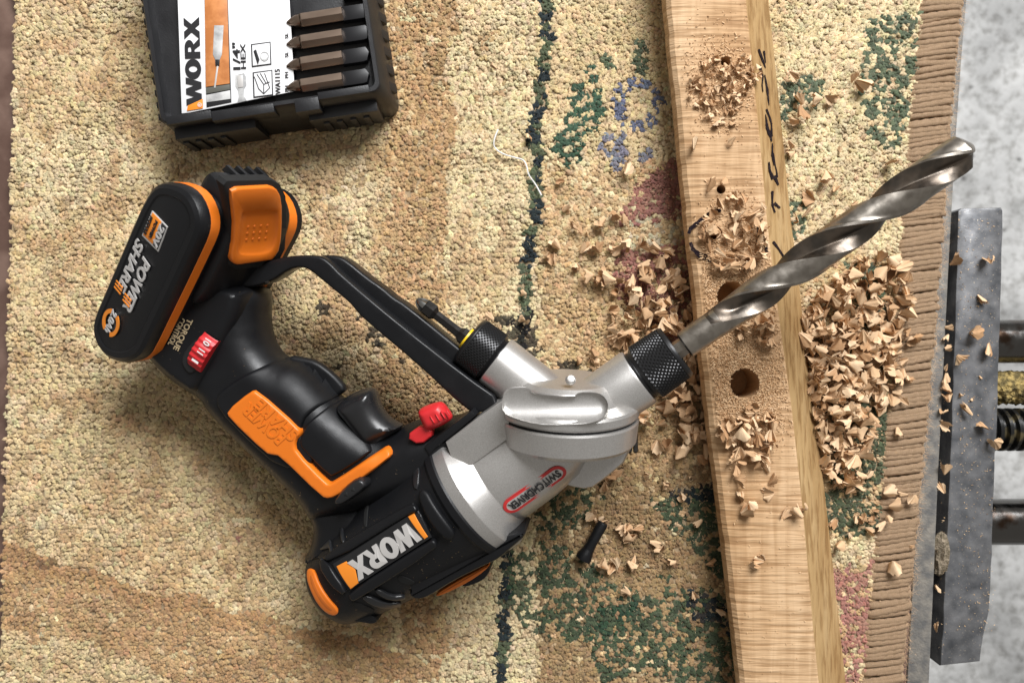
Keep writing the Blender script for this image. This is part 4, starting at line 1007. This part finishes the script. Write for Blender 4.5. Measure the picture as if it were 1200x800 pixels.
Fc.append(tuple(range(nT))); Fc.append(tuple(steps*nT+i for i in range(nT))); mats_idx += [0, 1]
fl_ = obj('fluted_body', V, Fc, M['steel'], bitt, sharp=26); fl_.data.materials.append(M['flute_steel'])
fl_.data.polygons.foreach_set('material_index', mats_idx)
sb_ = thing('screwdriver_bit', 'short black cross-head screwdriver bit standing out of the yellow-ringed chuck', 'screwdriver bit', BA2 + C2d*(110*kk), 'screwdriver bits')
z0 = 104*kk
end = (ray_plane(489, 352, BA2, WX)-BA2).dot(C2d)
Lb_ = end-z0
lathe('shaft', BA2, C2d, [(z0, 0), (z0, .0048), (z0+.0045, .0048), (z0+.0068, .0030), (z0+Lb_*.62, .0027), (z0+Lb_*.68, .0046), (z0+Lb_*.82, .0045), (z0+Lb_*.86, .0038)], M['dark_metal'], sb_, 6, sharp=25, a0=.2)
V, Fc = lathe_data(BA2, C2d, [(z0+Lb_*.84, .0042), (z0+Lb_*.90, .0036), (z0+Lb_*.96, .0026), (z0+Lb_, .0012), (z0+Lb_*1.01, 0)], 32, dr=lambda i, j: -.0011*(i % 8 in (3, 4, 5))*(1 if j > 0 else 0)*(j < 4)*.7)
obj('cross_tip', V, Fc, mat('worn_tip', (.32, .32, .31), .3, 1.0), sb_, sharp=30)

# ------------------------------------------------------------------ bit case at the top
case = thing('bit_case', 'open black plastic bit case with printed white card and ribbed corners', 'bit case', P(330, 60, 0))
ZR = .038
ex = Vector((math.cos(R_(8.6)), math.sin(R_(8.6)), 0)); ey = Vector((-math.sin(R_(8.6)), math.cos(R_(8.6)), 0))
c0_ = P(188, 146, ZR); WC = (P(445, 104, ZR)-c0_).dot(ex); DC = .115
def cp(x, y, z): return Vector((c0_.x, c0_.y, 0)) + ex*x + ey*y + Vector((0, 0, z))
def rrect(x0, y0, x1, y1, r, n=5):
    return arc(x1-r, y0+r, r, r, -90, 0, n)+arc(x1-r, y1-r, r, r, 0, 90, n)+arc(x0+r, y1-r, r, r, 90, 180, n)+arc(x0+r, y0+r, r, r, 180, 270, n)
case_m = mat('case_plastic', (.010, .010, .0115), .42, bscale=1500, bstr=.25, bdist=.0004, rvar=.1)
lv = [(rrect(-.002, -.0045, WC+.006, DC, .007), .0012), (rrect(-.002, -.0045, WC+.006, DC, .007), .003), (rrect(0, -.003, WC+.0045, DC, .006), .020), (rrect(0, 0, WC+.001, DC, .005), ZR-.001), (rrect(.0008, .0008, WC+.0002, DC-.001, .005), ZR),
      (rrect(.0030, .0030, WC-.002, DC-.003, .004), ZR), (rrect(.0034, .0034, WC-.0024, DC-.003, .004), ZR-.001), (rrect(.0040, .0040, WC-.003, DC-.004, .004), ZR-.007)]
loft_rings('tray', [[cp(x, y, z) for x, y in r] for r, z in lv], case_m, case, sharp=35)
def cbox(name, x0, x1, y0, y1, z0, z1, m, parent, bev=.0005):
    return prism(name, [cp(x0, y0, z1), cp(x1, y0, z1), cp(x1, y1, z1), cp(x0, y1, z1)], (0, 0, 1), z1-z0, m, parent, bev)
# hinge and latch blocks along the front
cbox('latch_block', .004, .052, -.0075, .001, .003, .030, case_m, case, .001)
cbox('latch_block', WC-.045, WC-.004, -.0078, .001, .003, .028, case_m, case, .001)
cbox('latch_tab', .030, .066, -.0028, .0022, .028, ZR+.0006, case_m, case)
cbox('latch_tab', .078, .092, -.0050, .0022, .026, ZR+.0003, case_m, case)
cbox('front_lip', .004, .030, -.0012, .0036, ZR-.003, ZR+.0012, case_m, case)
cbox('front_lip', .092, WC-.006, .0002, .0045, ZR-.004, ZR+.0010, case_m, case)
for i in range(4):
    cbox('grip_rib', .006+.0075*i, .0095+.0075*i, -.0088, -.006, .005, .024, case_m, case, .0004)
    cbox('grip_rib', WC-.038+.008*i, WC-.0345+.008*i, -.0091, -.006, .005, .022, case_m, case, .0004)
for i in range(9):
    y = .006+.0105*i
    prism('grip_rib', [cp(WC+.0030, y, .026), cp(WC+.0068, y-.001, .014), cp(WC+.0068, y+.0045, .014), cp(WC+.0030, y+.0055, .026)], (ex+Vector((0, 0, .5))), .004, case_m, case, .0004)
for i in range(14): cbox('grip_rib', -.0022, .001, .004+.007*i, .0075+.007*i, .012, ZR-.004, case_m, case, .0003)
ZC = ZR-.0022
def flatp(name, pts, z, m, parent, th=.00025): return prism(name, [P(x, y, z) for x, y in pts], (0, 0, 1), th, m, parent, .00004)
card = flatp('label_card', [(207, -36), (213, 133), (222, 132), (262, 124), (300, 116), (345, 107), (337, -36)], ZC, M['paper'], case, .0008)
z1 = ZC+.0003
rt_ = (P(216, -20, z1)-P(221, 128, z1)).normalized()
def ctxt(body, c, w, h, m=M['print_black'], z=z1, name='card_lettering', **k):
    return letter(name, P(*c, z), rt_, Vector((0, 0, 1)).cross(rt_), w*.462/942, h*.462/942, m, card, thick=.0001, body=body if 'polys' not in k else None, **k)
ctxt(None, (226, 72), 104, 19, polys=WORX)
flatp('orange_corner', [(219, 130), (237.5, 127), (237.5, 116), (220, 124)], z1+.0003, M['orange_print'], card)
ctxt('®', (234, 123), 5, 5, M['paper'], z1+.0007, bold=.0)
pw_m = mat('print_wood', (.45, .16, .045), .4, col2=(.58, .23, .075), cscale=150)
flatp('picture', [(239, -30), (242, 126), (271, 120), (266, -30)], z1, M['print_black'], card)
flatp('picture_wood', [(239.5, -30), (241, 102), (269, 98), (265.5, -30)], z1+.0003, pw_m, card)
flatp('picture_metal', [(241.2, 103), (241.5, 110), (269.5, 105), (269, 99)], z1+.0003, mat('print_olive', (.10, .10, .085), .4), card)
flatp('picture_metal', [(241.8, 111.5), (242, 120), (270, 116), (269.5, 106)], z1+.0003, M['print_grey'], card)
flatp('picture_drill', [(251, 30), (262, 30), (260, 64), (257.5, 70), (257, 77), (252.5, 77), (252, 70), (249.5, 64)], z1+.0006, M['print_grey'], card)
flatp('picture_drill', [(252.3, 70), (257.3, 70), (257, 77), (252.5, 77)], z1+.0009, M['print_black'], card)
flatp('picture_drill', [(254, 77), (256, 77), (252.5, 103), (250.6, 103)], z1+.0006, M['silver_print'], card)
sg_ = [(276, 88), (286, 86), (288, 90), (288.5, 100), (285.5, 105), (286, 113), (289, 118), (278, 121), (280, 113), (279, 106), (276, 101)]
flatp('bit_drawing', sg_, z1, M['print_grey'], card)
flatp('bit_drawing', [(277.5, 89), (284.5, 88), (285, 102), (279, 103)], z1+.0003, M['silver_print'], card)
ctxt('1/4"', (277, 66), 32, 9, bold=.02); ctxt('HEX', (285, 66), 30, 6, bold=.02)
ctxt('WA1115', (325.5, 96), 30, 6, bold=.02)
for (x0, y0, x1, y1) in ((294, 51, 317, 79), (296, 84, 319, 115)):
    q = [(x0, y0+1), (x1, y0-2), (x1+1, y1-3), (x0+1, y1)]
    flatp('icon_frame', q, z1, M['print_black'], card); flatp('icon_field', [(x0+1.5, y0+2.3), (x1-1.3, y0-.4), (x1-.4, y1-4.4), (x0+2.3, y1-1.7)], z1+.0003, M['paper'], card)
z2 = z1+.0006
for a, b in (((298, 90), (303, 104)), ((303, 104), (309, 110)), ((309, 110), (316, 103)), ((316, 103), (310, 86)), ((301, 87), (309, 99)), ((305, 86), (312, 98)), ((309, 99), (316, 96)), ((309, 99), (309, 109))):
    d = Vector((b[0]-a[0], b[1]-a[1])).normalized(); nn_ = Vector((-d.y, d.x))*.45
    flatp('icon_line', [(a[0]-nn_.x, a[1]-nn_.y), (b[0]-nn_.x, b[1]-nn_.y), (b[0]+nn_.x, b[1]+nn_.y), (a[0]+nn_.x, a[1]+nn_.y)], z2, M['print_black'], card)
letter('icon_line', P(310, 66, z2), rt_, Vector((0, 0, 1)).cross(rt_), .0055, .0050, M['print_grey'], card, thick=.0001, polys=[ell(0, 0, 1, 1), ell(.1, 0, .75, .8)])
flatp('icon_line', [(297, 60), (300, 58), (304, 70), (302, 76), (300, 70)], z2, M['print_black'], card)
for y, b in ((104, 'PH'), (88, 'PH'), (64, 'SL'), (42, 'SL')): ctxt(b, (336, y), 7, 4, bold=.02)
# rack that holds the bits
cbox('rack_floor', .066, WC-.004, .0046, DC-.006, ZR-.012, ZR-.0062, case_m, case)
rack_m = mat('rack_plastic', (.006, .006, .0075), .35)
for i in range(5):
    cx, cy = 418, 92-25.5*i
    flatp('bit_socket', [(401, cy-7.5), (428, cy-11.5), (432, cy-6), (430, cy+4), (426, cy+5.5), (402, cy+9)], ZR-.0015+.0005, rack_m, case, .006)
for i, lab in enumerate(('lowest cross-head bit of the case, beside the card and the front lip', 'cross-head bit lying second in the case, above the lowest bit', 'bronze bit lying third in the case, mostly past the lettering', 'bronze bit lying fourth in the case', )):
    cy = 98-25.5*i; a = P(402, cy-5, ZR-.0020); t_ = P(336, cy+5.5, ZR-.0020); d = (t_-a).normalized(); L_ = (t_-a).length
    b_ = thing('screwdriver_bit', lab, 'screwdriver bit', a, 'screwdriver bits')
    lathe('hex_body', a, d, [(0, 0), (0, .0042), (L_*.72, .0042), (L_*.76, .0036)], M['bronze'], b_, 6, sharp=20, a0=R_(-17))
    V, Fc = lathe_data(a, d, [(L_*.75, .0038), (L_*.84, .0034), (L_*.93, .0020), (L_, .0006), (L_*1.005, 0)], 24, dr=lambda i, j: -.0007*(i % 6 in (3, 4))*(1 < j < 4))
    obj('cross_tip', V, Fc, M['bronze'], b_, sharp=30)

# ------------------------------------------------------------------ small loose things
pts = [(586, 147), (580, 160), (578, 170), (582, 176), (590, 181), (604, 185), (613, 187), (617, 193), (619, 205), (627, 215), (632, 224), (636, 232)]
pts = chaikin([(x, y) for x, y in pts], 2, False)
tag(tube('white_thread', [P(x, y, .0014+.0006*math.sin(i*.5)) for i, (x, y) in enumerate(pts)], .00045, M['thread'], seg=6, L=P(600, 185, 0)), 'loose white thread curled on the carpet by the dark green line', 'thread')
pg = thing('black_peg', 'small matte black peg with a flared end lying on the green carpet', 'peg', P(690, 640, 0))
a = P(707, 612, .0055); d = (P(683, 655, .0050)-a); L_ = d.length
lathe('stem', a, d, [(0, 0), (0, .0030), (.001, .0034), (L_*.55, .0032), (L_*.72, .0036)], M['black'], pg, 20)
lathe('flare', a, d, [(L_*.70, .0034), (L_*.82, .0042), (L_*.93, .0050), (L_, .0048), (L_, 0)], M['black'], pg, 20)

cm = mat('dirt_clod', (.12, .095, .06), .95, col2=(.26, .21, .15), cscale=300, bscale=900, bstr=1, bdist=.001)
V, Fc = lathe_data(P(1103, 622, ZB-.006), P(1101, 682, ZB-.006)-P(1103, 622, ZB-.006), [(0, 0), (.002, .0028), (.006, .0040), (.012, .0044), (.018, .0046), (.024, .0036), (.027, .0024), (.029, 0)], 18, dr=lambda i, j: rng.normal(0, .0009))
tag(obj('dirt_clod', V, Fc, cm, L=P(1102, 650, ZB-.01)), 'grey-brown clod of dirt wedged between bench strip and vise jaw', 'dirt')
# ------------------------------------------------------------------ wood shavings
sm = bpy.data.materials.new('wood_shaving'); N, Lk, b = nodes_of(sm); b.inputs['Roughness'].default_value = .7; b.inputs['Specular IOR Level'].default_value = .25
ge = N.new('ShaderNodeNewGeometry'); rp = N.new('ShaderNodeValToRGB'); e = rp.color_ramp.elements
e[0].color = (.40, .225, .11, 1); e[1].color = (.76, .55, .35, 1); e[1].position = .9; k = e.new(.45); k.color = (.60, .39, .22, 1)
Lk.new(ge.outputs['Random Per Island'], rp.inputs[0])
tc = N.new('ShaderNodeTexCoord'); nz = N.new('ShaderNodeTexNoise'); nz.inputs['Scale'].default_value = 420; nz.inputs['Detail'].default_value = 3; Lk.new(tc.outputs['Object'], nz.inputs['Vector'])
mr_ = N.new('ShaderNodeMapRange'); mr_.inputs['To Min'].default_value = .78; mr_.inputs['To Max'].default_value = 1.15; Lk.new(nz.outputs['Fac'], mr_.inputs[0])
mx = N.new('ShaderNodeMixRGB'); mx.blend_type = 'MULTIPLY'; mx.inputs[0].default_value = 1; Lk.new(rp.outputs[0], mx.inputs[1]); Lk.new(mr_.outputs[0], mx.inputs[2]); Lk.new(mx.outputs[0], b.inputs['Base Color'])
bp = N.new('ShaderNodeBump'); bp.inputs['Strength'].default_value = .5; bp.inputs['Distance'].default_value = .0003; nb3 = N.new('ShaderNodeTexNoise'); nb3.inputs['Scale'].default_value = 1500; Lk.new(tc.outputs['Object'], nb3.inputs['Vector']); Lk.new(nb3.outputs['Fac'], bp.inputs['Height']); Lk.new(bp.outputs[0], b.inputs['Normal'])
def shaving_data(kind, rg):
    nu, nv = 18, 5
    th0 = {0: R_(rg.uniform(190, 280)), 1: R_(rg.uniform(300, 520)), 2: R_(rg.uniform(130, 190))}[kind]
    Lg = rg.uniform(.0050, .0078); r0 = rg.uniform(.0003, .0010); r1 = rg.uniform(.0019, .0030)*(1 if kind != 2 else 1.25)
    gr = rg.uniform(.1, .6); jag = rg.normal(0, .12, nu); jag2 = rg.normal(0, .04, nu); bend = rg.uniform(-.3, .3); wob = rg.uniform(0, 6.28); fl = rg.uniform(0, .35)
    A = np.zeros((nu, nv, 3)); Nn = np.zeros((nu, nv, 3))
    for i in range(nu):
        u = i/(nu-1); t = u*th0; cor = 1-.30*abs(2*u-1)**4
        for j in range(nv):
            v = j/(nv-1); l = Lg*(v*(1+jag[i])*cor+jag2[i]*(1-v)*.5); r = (r0+(r1-r0)*(v**.85)*(1+fl*v*v))*(1+gr*u+.16*math.sin(3.3*t+wob)*v+.07*math.sin(8*t+2*wob)*v)
            A[i, j] = (r*math.cos(t)+bend*l*v, r*math.sin(t), l); Nn[i, j] = (math.cos(t), math.sin(t), -.3)
    th = .00011
    V = np.concatenate([A.reshape(-1, 3), (A-Nn*th).reshape(-1, 3)]); n = nu*nv; Fc = []
    for i in range(nu-1):
        for j in range(nv-1):
            q = (i*nv+j, (i+1)*nv+j, (i+1)*nv+j+1, i*nv+j+1); Fc.append(q); Fc.append(tuple(x+n for x in reversed(q)))
    bd = [i*nv for i in range(nu)]+[(nu-1)*nv+j for j in range(1, nv)]+[i*nv+nv-1 for i in range(nu-2, -1, -1)]+[j for j in range(nv-2, 0, -1)]
    for i in range(len(bd)):
        a, c = bd[i], bd[(i+1) % len(bd)]; Fc.append((a, a+n, c+n, c))
    return V-V.mean(0), Fc
VAR = [shaving_data([0, 1, 0, 2][i % 4], rng) for i in range(24)]
SHP = [('half-rolled', 'tightly rolled', 'half-rolled', 'shallow cupped')[i % 4] for i in range(24)]
VME = []
for V, Fc in VAR:
    me = bpy.data.meshes.new('wood_shaving'); me.from_pydata([tuple(v) for v in V], [], Fc); me.polygons.foreach_set('use_smooth', [True]*len(me.polygons)); me.set_sharp_from_angle(angle=R_(50)); me.materials.append(sm); VME.append(me)
def rand_rot():
    tilt = rng.normal(R_(88), R_(24)); return Quaternion((0, 0, 1), rng.uniform(0, 6.283)) @ Quaternion((1, 0, 0), tilt) @ Quaternion((0, 0, 1), rng.uniform(0, 6.283))
items = []
def drop(px, py, z, s, zone, free=False):
    """rest a shaving on the surface at height z, seen at photo pixel px,py"""
    i = int(rng.integers(len(VAR))); q = rand_rot(); R3 = np.array(q.to_matrix()); V = VAR[i][0]@R3.T*s
    p = P(px, py, z + .0015); off = -V[:, 2].min()
    items.append(dict(i=i, q=q, s=s, p=Vector((p.x, p.y, z+off-.0003)), zone=zone, V=V))
def scatter(poly, n, zone, zf, s0, s1, tight=None):
    a = np.array(poly); lo, hi = a.min(0), a.max(0); c = 0
    while c < n:
        x, y = rng.uniform(lo, hi)
        if tight is not None and rng.random() > tight(x, y): continue
        if inside([(x, y)], poly)[0]:
            drop(x, y, zf(x, y), rng.uniform(s0, s1), zone); c += 1
g2 = lambda x, y, cx, cy, sx_, sy_: math.exp(-((x-cx)/sx_)**2-((y-cy)/sy_)**2)
RP = [(930, 380), (985, 318), (1010, 300), (1050, 290), (1066, 330), (1070, 440), (1052, 470), (1020, 490), (1024, 545), (1012, 570), (985, 570), (968, 575), (960, 510), (948, 430)]
den_r = lambda x, y: min(1, .20+g2(x, y, 975, 440, 45, 95)+.4*g2(x, y, 1035, 400, 30, 80))
hr = lambda x, y: .0006 + rng.uniform(0, .010)*min(1, g2(x, y, 975, 445, 42, 90)*1.3)
scatter(RP, 430, 'right', hr, .74, 1.22, den_r)
LP = [(640, 268), (690, 238), (745, 240), (795, 285), (808, 340), (818, 400), (835, 470), (846, 545), (800, 540), (760, 520), (738, 480), (720, 425), (690, 395), (700, 350), (650, 330)]
den_l = lambda x, y: min(1, .10+g2(x, y, 768, 385, 45, 70)+g2(x, y, 822, 490, 25, 60))
hl = lambda x, y: .0006 + rng.uniform(0, .007)*min(1, g2(x, y, 770, 385, 40, 60)+g2(x, y, 820, 490, 25, 55))
scatter(LP, 235, 'left', hl, .72, 1.2, den_l)
scatter([(700, 545), (760, 555), (780, 620), (770, 700), (720, 690), (690, 640), (690, 570)], 24, 'below', lambda x, y: .0006, .7, 1.0)
scatter([(765, 560), (840, 565), (850, 720), (780, 690)], 8, 'below', lambda x, y: .0006, .6, .9)
scatter([(640, 200), (760, 190), (700, 440), (650, 430)], 14, 'left', lambda x, y: .0006, .55, .9)
scatter([(970, 570), (1035, 560), (1030, 640), (975, 640)], 12, 'right', lambda x, y: .0006, .55, .9)
ONB = ZT
bt = lambda x, y: ONB+.0001
scatter([(808, 78), (830, 66), (888, 64), (890, 92), (872, 110), (858, 150), (830, 145), (808, 112)], 120, 'beam', lambda x, y: ONB+rng.uniform(0, .0028)*g2(x, y, 850, 95, 30, 30), .34, .58)
scatter([(822, 262), (850, 230), (893, 225), (898, 300), (880, 318), (838, 322), (828, 300)], 62, 'beam', lambda x, y: ONB+rng.uniform(0, .004), .62, 1.0)
scatter([(842, 485), (905, 470), (912, 520), (905, 560), (870, 572), (850, 540)], 46, 'beam', lambda x, y: ONB+rng.uniform(0, .0045), .75, 1.05)
scatter([(860, 375), (900, 368), (908, 410), (870, 405)], 20, 'beam', lambda x, y: ONB+rng.uniform(0, .003), .7, 1.0)
for x, y, s in ((812, 172, 1.1), (858, 165, .7), (832, 218, 1.05), (846, 214, .95), (866, 562, .9), (905, 562, .95), (901, 577, .9), (872, 598, 1.0), (880, 590, .8), (920, 603, 1.0), (942, 595, 1.1), (934, 600, 1.0), (892, 655, .9), (886, 662, .8), (868, 583, .8), (846, 505, 1.0), (905, 500, 1.0)): drop(x, y, bt(x, y), s, 'beam')
for x, y, s in ((1008, 100, 1.4), (1000, 92, .9), (928, 90, 1.1), (936, 118, 1.0), (938, 132, 1.1), (930, 142, 1.0), (957, 118, .9), (972, 116, 1.0), (926, 170, .8), (928, 180, .9), (967, 206, 1.0), (979, 222, .8), (950, 232, 1.1), (944, 250, 1.1), (978, 252, 1.0), (932, 258, .9), (1040, 192, 1.0), (1000, 240, .6), (985, 175, .4), (1058, 215, .7)): drop(x, y, .0006, s, 'far')
for x, y, s in ((1040, 575, 1.0), (1046, 592, 1.0), (1068, 582, .8), (1058, 578, .7), (1045, 662, 1.1), (1034, 615, .9), (1040, 608, .8), (1060, 470, .8), (1052, 505, .8), (1050, 460, .8), (1072, 395, .7), (1062, 330, .7), (1070, 640, .4)): drop(x, y, .0012, s, 'cord')
for x, y, s in ((1137, 390, 1.05), (1157, 408, 1.1), (1124, 419, 1.0), (1132, 480, 1.0), (1152, 500, .95), (1161, 517, 1.05), (1150, 442, .4), (1140, 468, .35), (1155, 306, 1.0), (1150, 350, .9), (1118, 306, .9), (1127, 463, .35)): drop(x, y, vz, s, 'jaw')
for x, y, s in ((1111, 384, .8), (1109, 395, .8), (1110, 408, .8), (1109, 430, .6), (1107, 443, .95), (1110, 456, 1.0), (1108, 466, .9), (1103, 482, .9), (1106, 497, .95), (1105, 550, .9), (1104, 572, .9), (1098, 688, .7), (1097, 735, .8)): drop(x, y, ZB-.002, s, 'gap')
for x, y, s in ((620, 160, .75), (579, 78, .6), (614, 344, .6), (610, 374, .8), (574, 372, .8), (397, 440, .7), (545, 215, .3), (616, 377, .7), (651, 434, .7), (640, 300, .6)): drop(x, y, .0006, s, 'cream')
LAB = {'right': ('wood shaving heaped on the carpet between beam and corded edge', 'shavings heaped between beam and corded edge'),
       'left': ('wood shaving in the heap beside the chuck and maroon carpet figure', 'shavings heaped beside the chuck'),
       'below': ('wood shaving on the dark green carpet figure near the black peg', 'shavings near the black peg'),
       'beam': ('wood shaving lying on top of the wooden beam', 'shavings on the beam'),
       'far': ('wood shaving on the pale carpet past the beam, above the drill bit', 'shavings on the pale carpet past the beam'),
       'cord': ('wood shaving caught on the corded carpet edge', 'shavings on the corded edge'),
       'jaw': ('wood shaving lying on the grey vise jaw', 'shavings on the vise jaw'),
       'gap': ('wood shaving stuck in the gap between bench strip and vise jaw', 'shavings in the vise gap'),
       'cream': ('wood shaving on the cream carpet between drill and dark green line', 'stray shavings on the cream carpet')}
order = sorted(range(len(items)), key=lambda i: -items[i]['s'] - (1 if items[i]['zone'] in ('jaw', 'gap', 'cream', 'far', 'cord', 'below') else 0))
rv = []; rf = []
for r, i in enumerate(order):
    it = items[i]
    if r < 298:
        o = bpy.data.objects.new('wood_shaving', VME[it['i']]); COL.objects.link(o); o.location = it['p']; o.rotation_mode = 'QUATERNION'; o.rotation_quaternion = it['q']; o.scale = (it['s'],)*3
        tag(o, SHP[it['i']]+' '+LAB[it['zone']][0], 'wood shaving', SHP[it['i']]+' '+LAB[it['zone']][1])
    else:
        k = len(rv); rv += [tuple(Vector(v)+it['p']) for v in it['V']]; rf += [tuple(x+k for x in f) for f in VAR[it['i']][1]]
o = obj('small_shavings', rv, rf, sm, sharp=50); tag(o, 'small curled wood shavings mixed into the heaps on carpet and beam', 'wood shavings', kind='stuff')
# sawdust: fine crumbs on the beam, sparser on carpet and jaw
dust_m = mat('sawdust', (.58, .37, .195), .85, col2=(.70, .49, .29), cscale=500)
dv = []; df = []
def crumb(p, s):
    k = len(dv); q = Quaternion(Vector(rng.normal(0, 1, 3)).normalized(), rng.uniform(0, 6.28))
    l = rng.uniform(.6, 2.2)
    for v in ((l, 0, 0), (-l, .2, .1), (0, .55, .3), (0, -.45, .35), (.1, 0, -.4)): dv.append(tuple(p+q@Vector(v)*s))
    df.extend([(k, k+2, k+3), (k+1, k+3, k+2), (k, k+4, k+2), (k+1, k+2, k+4), (k, k+3, k+4), (k+1, k+4, k+3)])
def in_hole(x, y): return any(math.hypot(x-hx, y-hy) < hr_*.97 for hx, hy, hr_ in holes)
def dust(n, fx, z, s0, s1):
    for _ in range(n):
        x, y = fx()
        if z > .02:
            l = np.interp(y, yy, lft)+12; t = np.interp(y, yy, tr)-1
            if not (l < x < t) or in_hole(x, y): continue
        crumb(P(x, y, z+rng.uniform(0, .0004)), rng.uniform(s0, s1))
N2 = lambda cx, cy, sx_, sy_: (lambda: (rng.normal(cx, sx_), rng.normal(cy, sy_)))
dust(1500, N2(850, 95, 24, 26), ONB+.0002, .0003, .0008)
dust(1700, N2(860, 290, 26, 30), ONB+.0002, .0003, .0008)
dust(4200, N2(862, 350, 26, 30), ONB+.0003, .0003, .0007)
dust(3800, N2(872, 425, 26, 26), ONB+.0003, .0003, .0007)
dust(3000, N2(875, 470, 28, 22), ONB+.0003, .0003, .0007)
dust(900, lambda: (rng.uniform(800, 960), rng.uniform(0, 800)), ONB+.0002, .0002, .0005)
dust(1500, lambda: (rng.normal(780, 50), rng.normal(400, 110)), .0004, .0003, .0007)
dust(1300, lambda: (rng.normal(985, 40), rng.normal(440, 100)), .0004, .0003, .0007)
dust(700, lambda: (rng.uniform(350, 1080), rng.uniform(0, 800)), .0006, .0002, .0005)
dust(420, lambda: (rng.uniform(1122, 1166), rng.uniform(255, 740)), vz+.0001, .0002, .0005)
dust(90, lambda: (rng.normal(1102, 4), rng.uniform(300, 760)), ZB-.0008, .0002, .0005)
for _ in range(420):                      # a little dust on the tool itself
    x, y = rng.uniform(150, 560), rng.uniform(280, 620); s_, q_ = to_sq(x, y, .02); w_ = hsurf(s_, q_)
    if w_ > .012: crumb(Lw(s_, q_, w_+.0004), rng.uniform(.00006, .00016))
for _ in range(160):
    s_ = rng.uniform(-200, -20)*k_; q_ = rng.uniform(-55, 55)*k_; crumb(cyl(s_, q_, .0002), rng.uniform(.00006, .00016))
o = obj('sawdust', dv, df, dust_m, smooth=False); tag(o, 'fine pale sawdust strewn over beam, carpet and vise jaw', 'sawdust', kind='stuff')
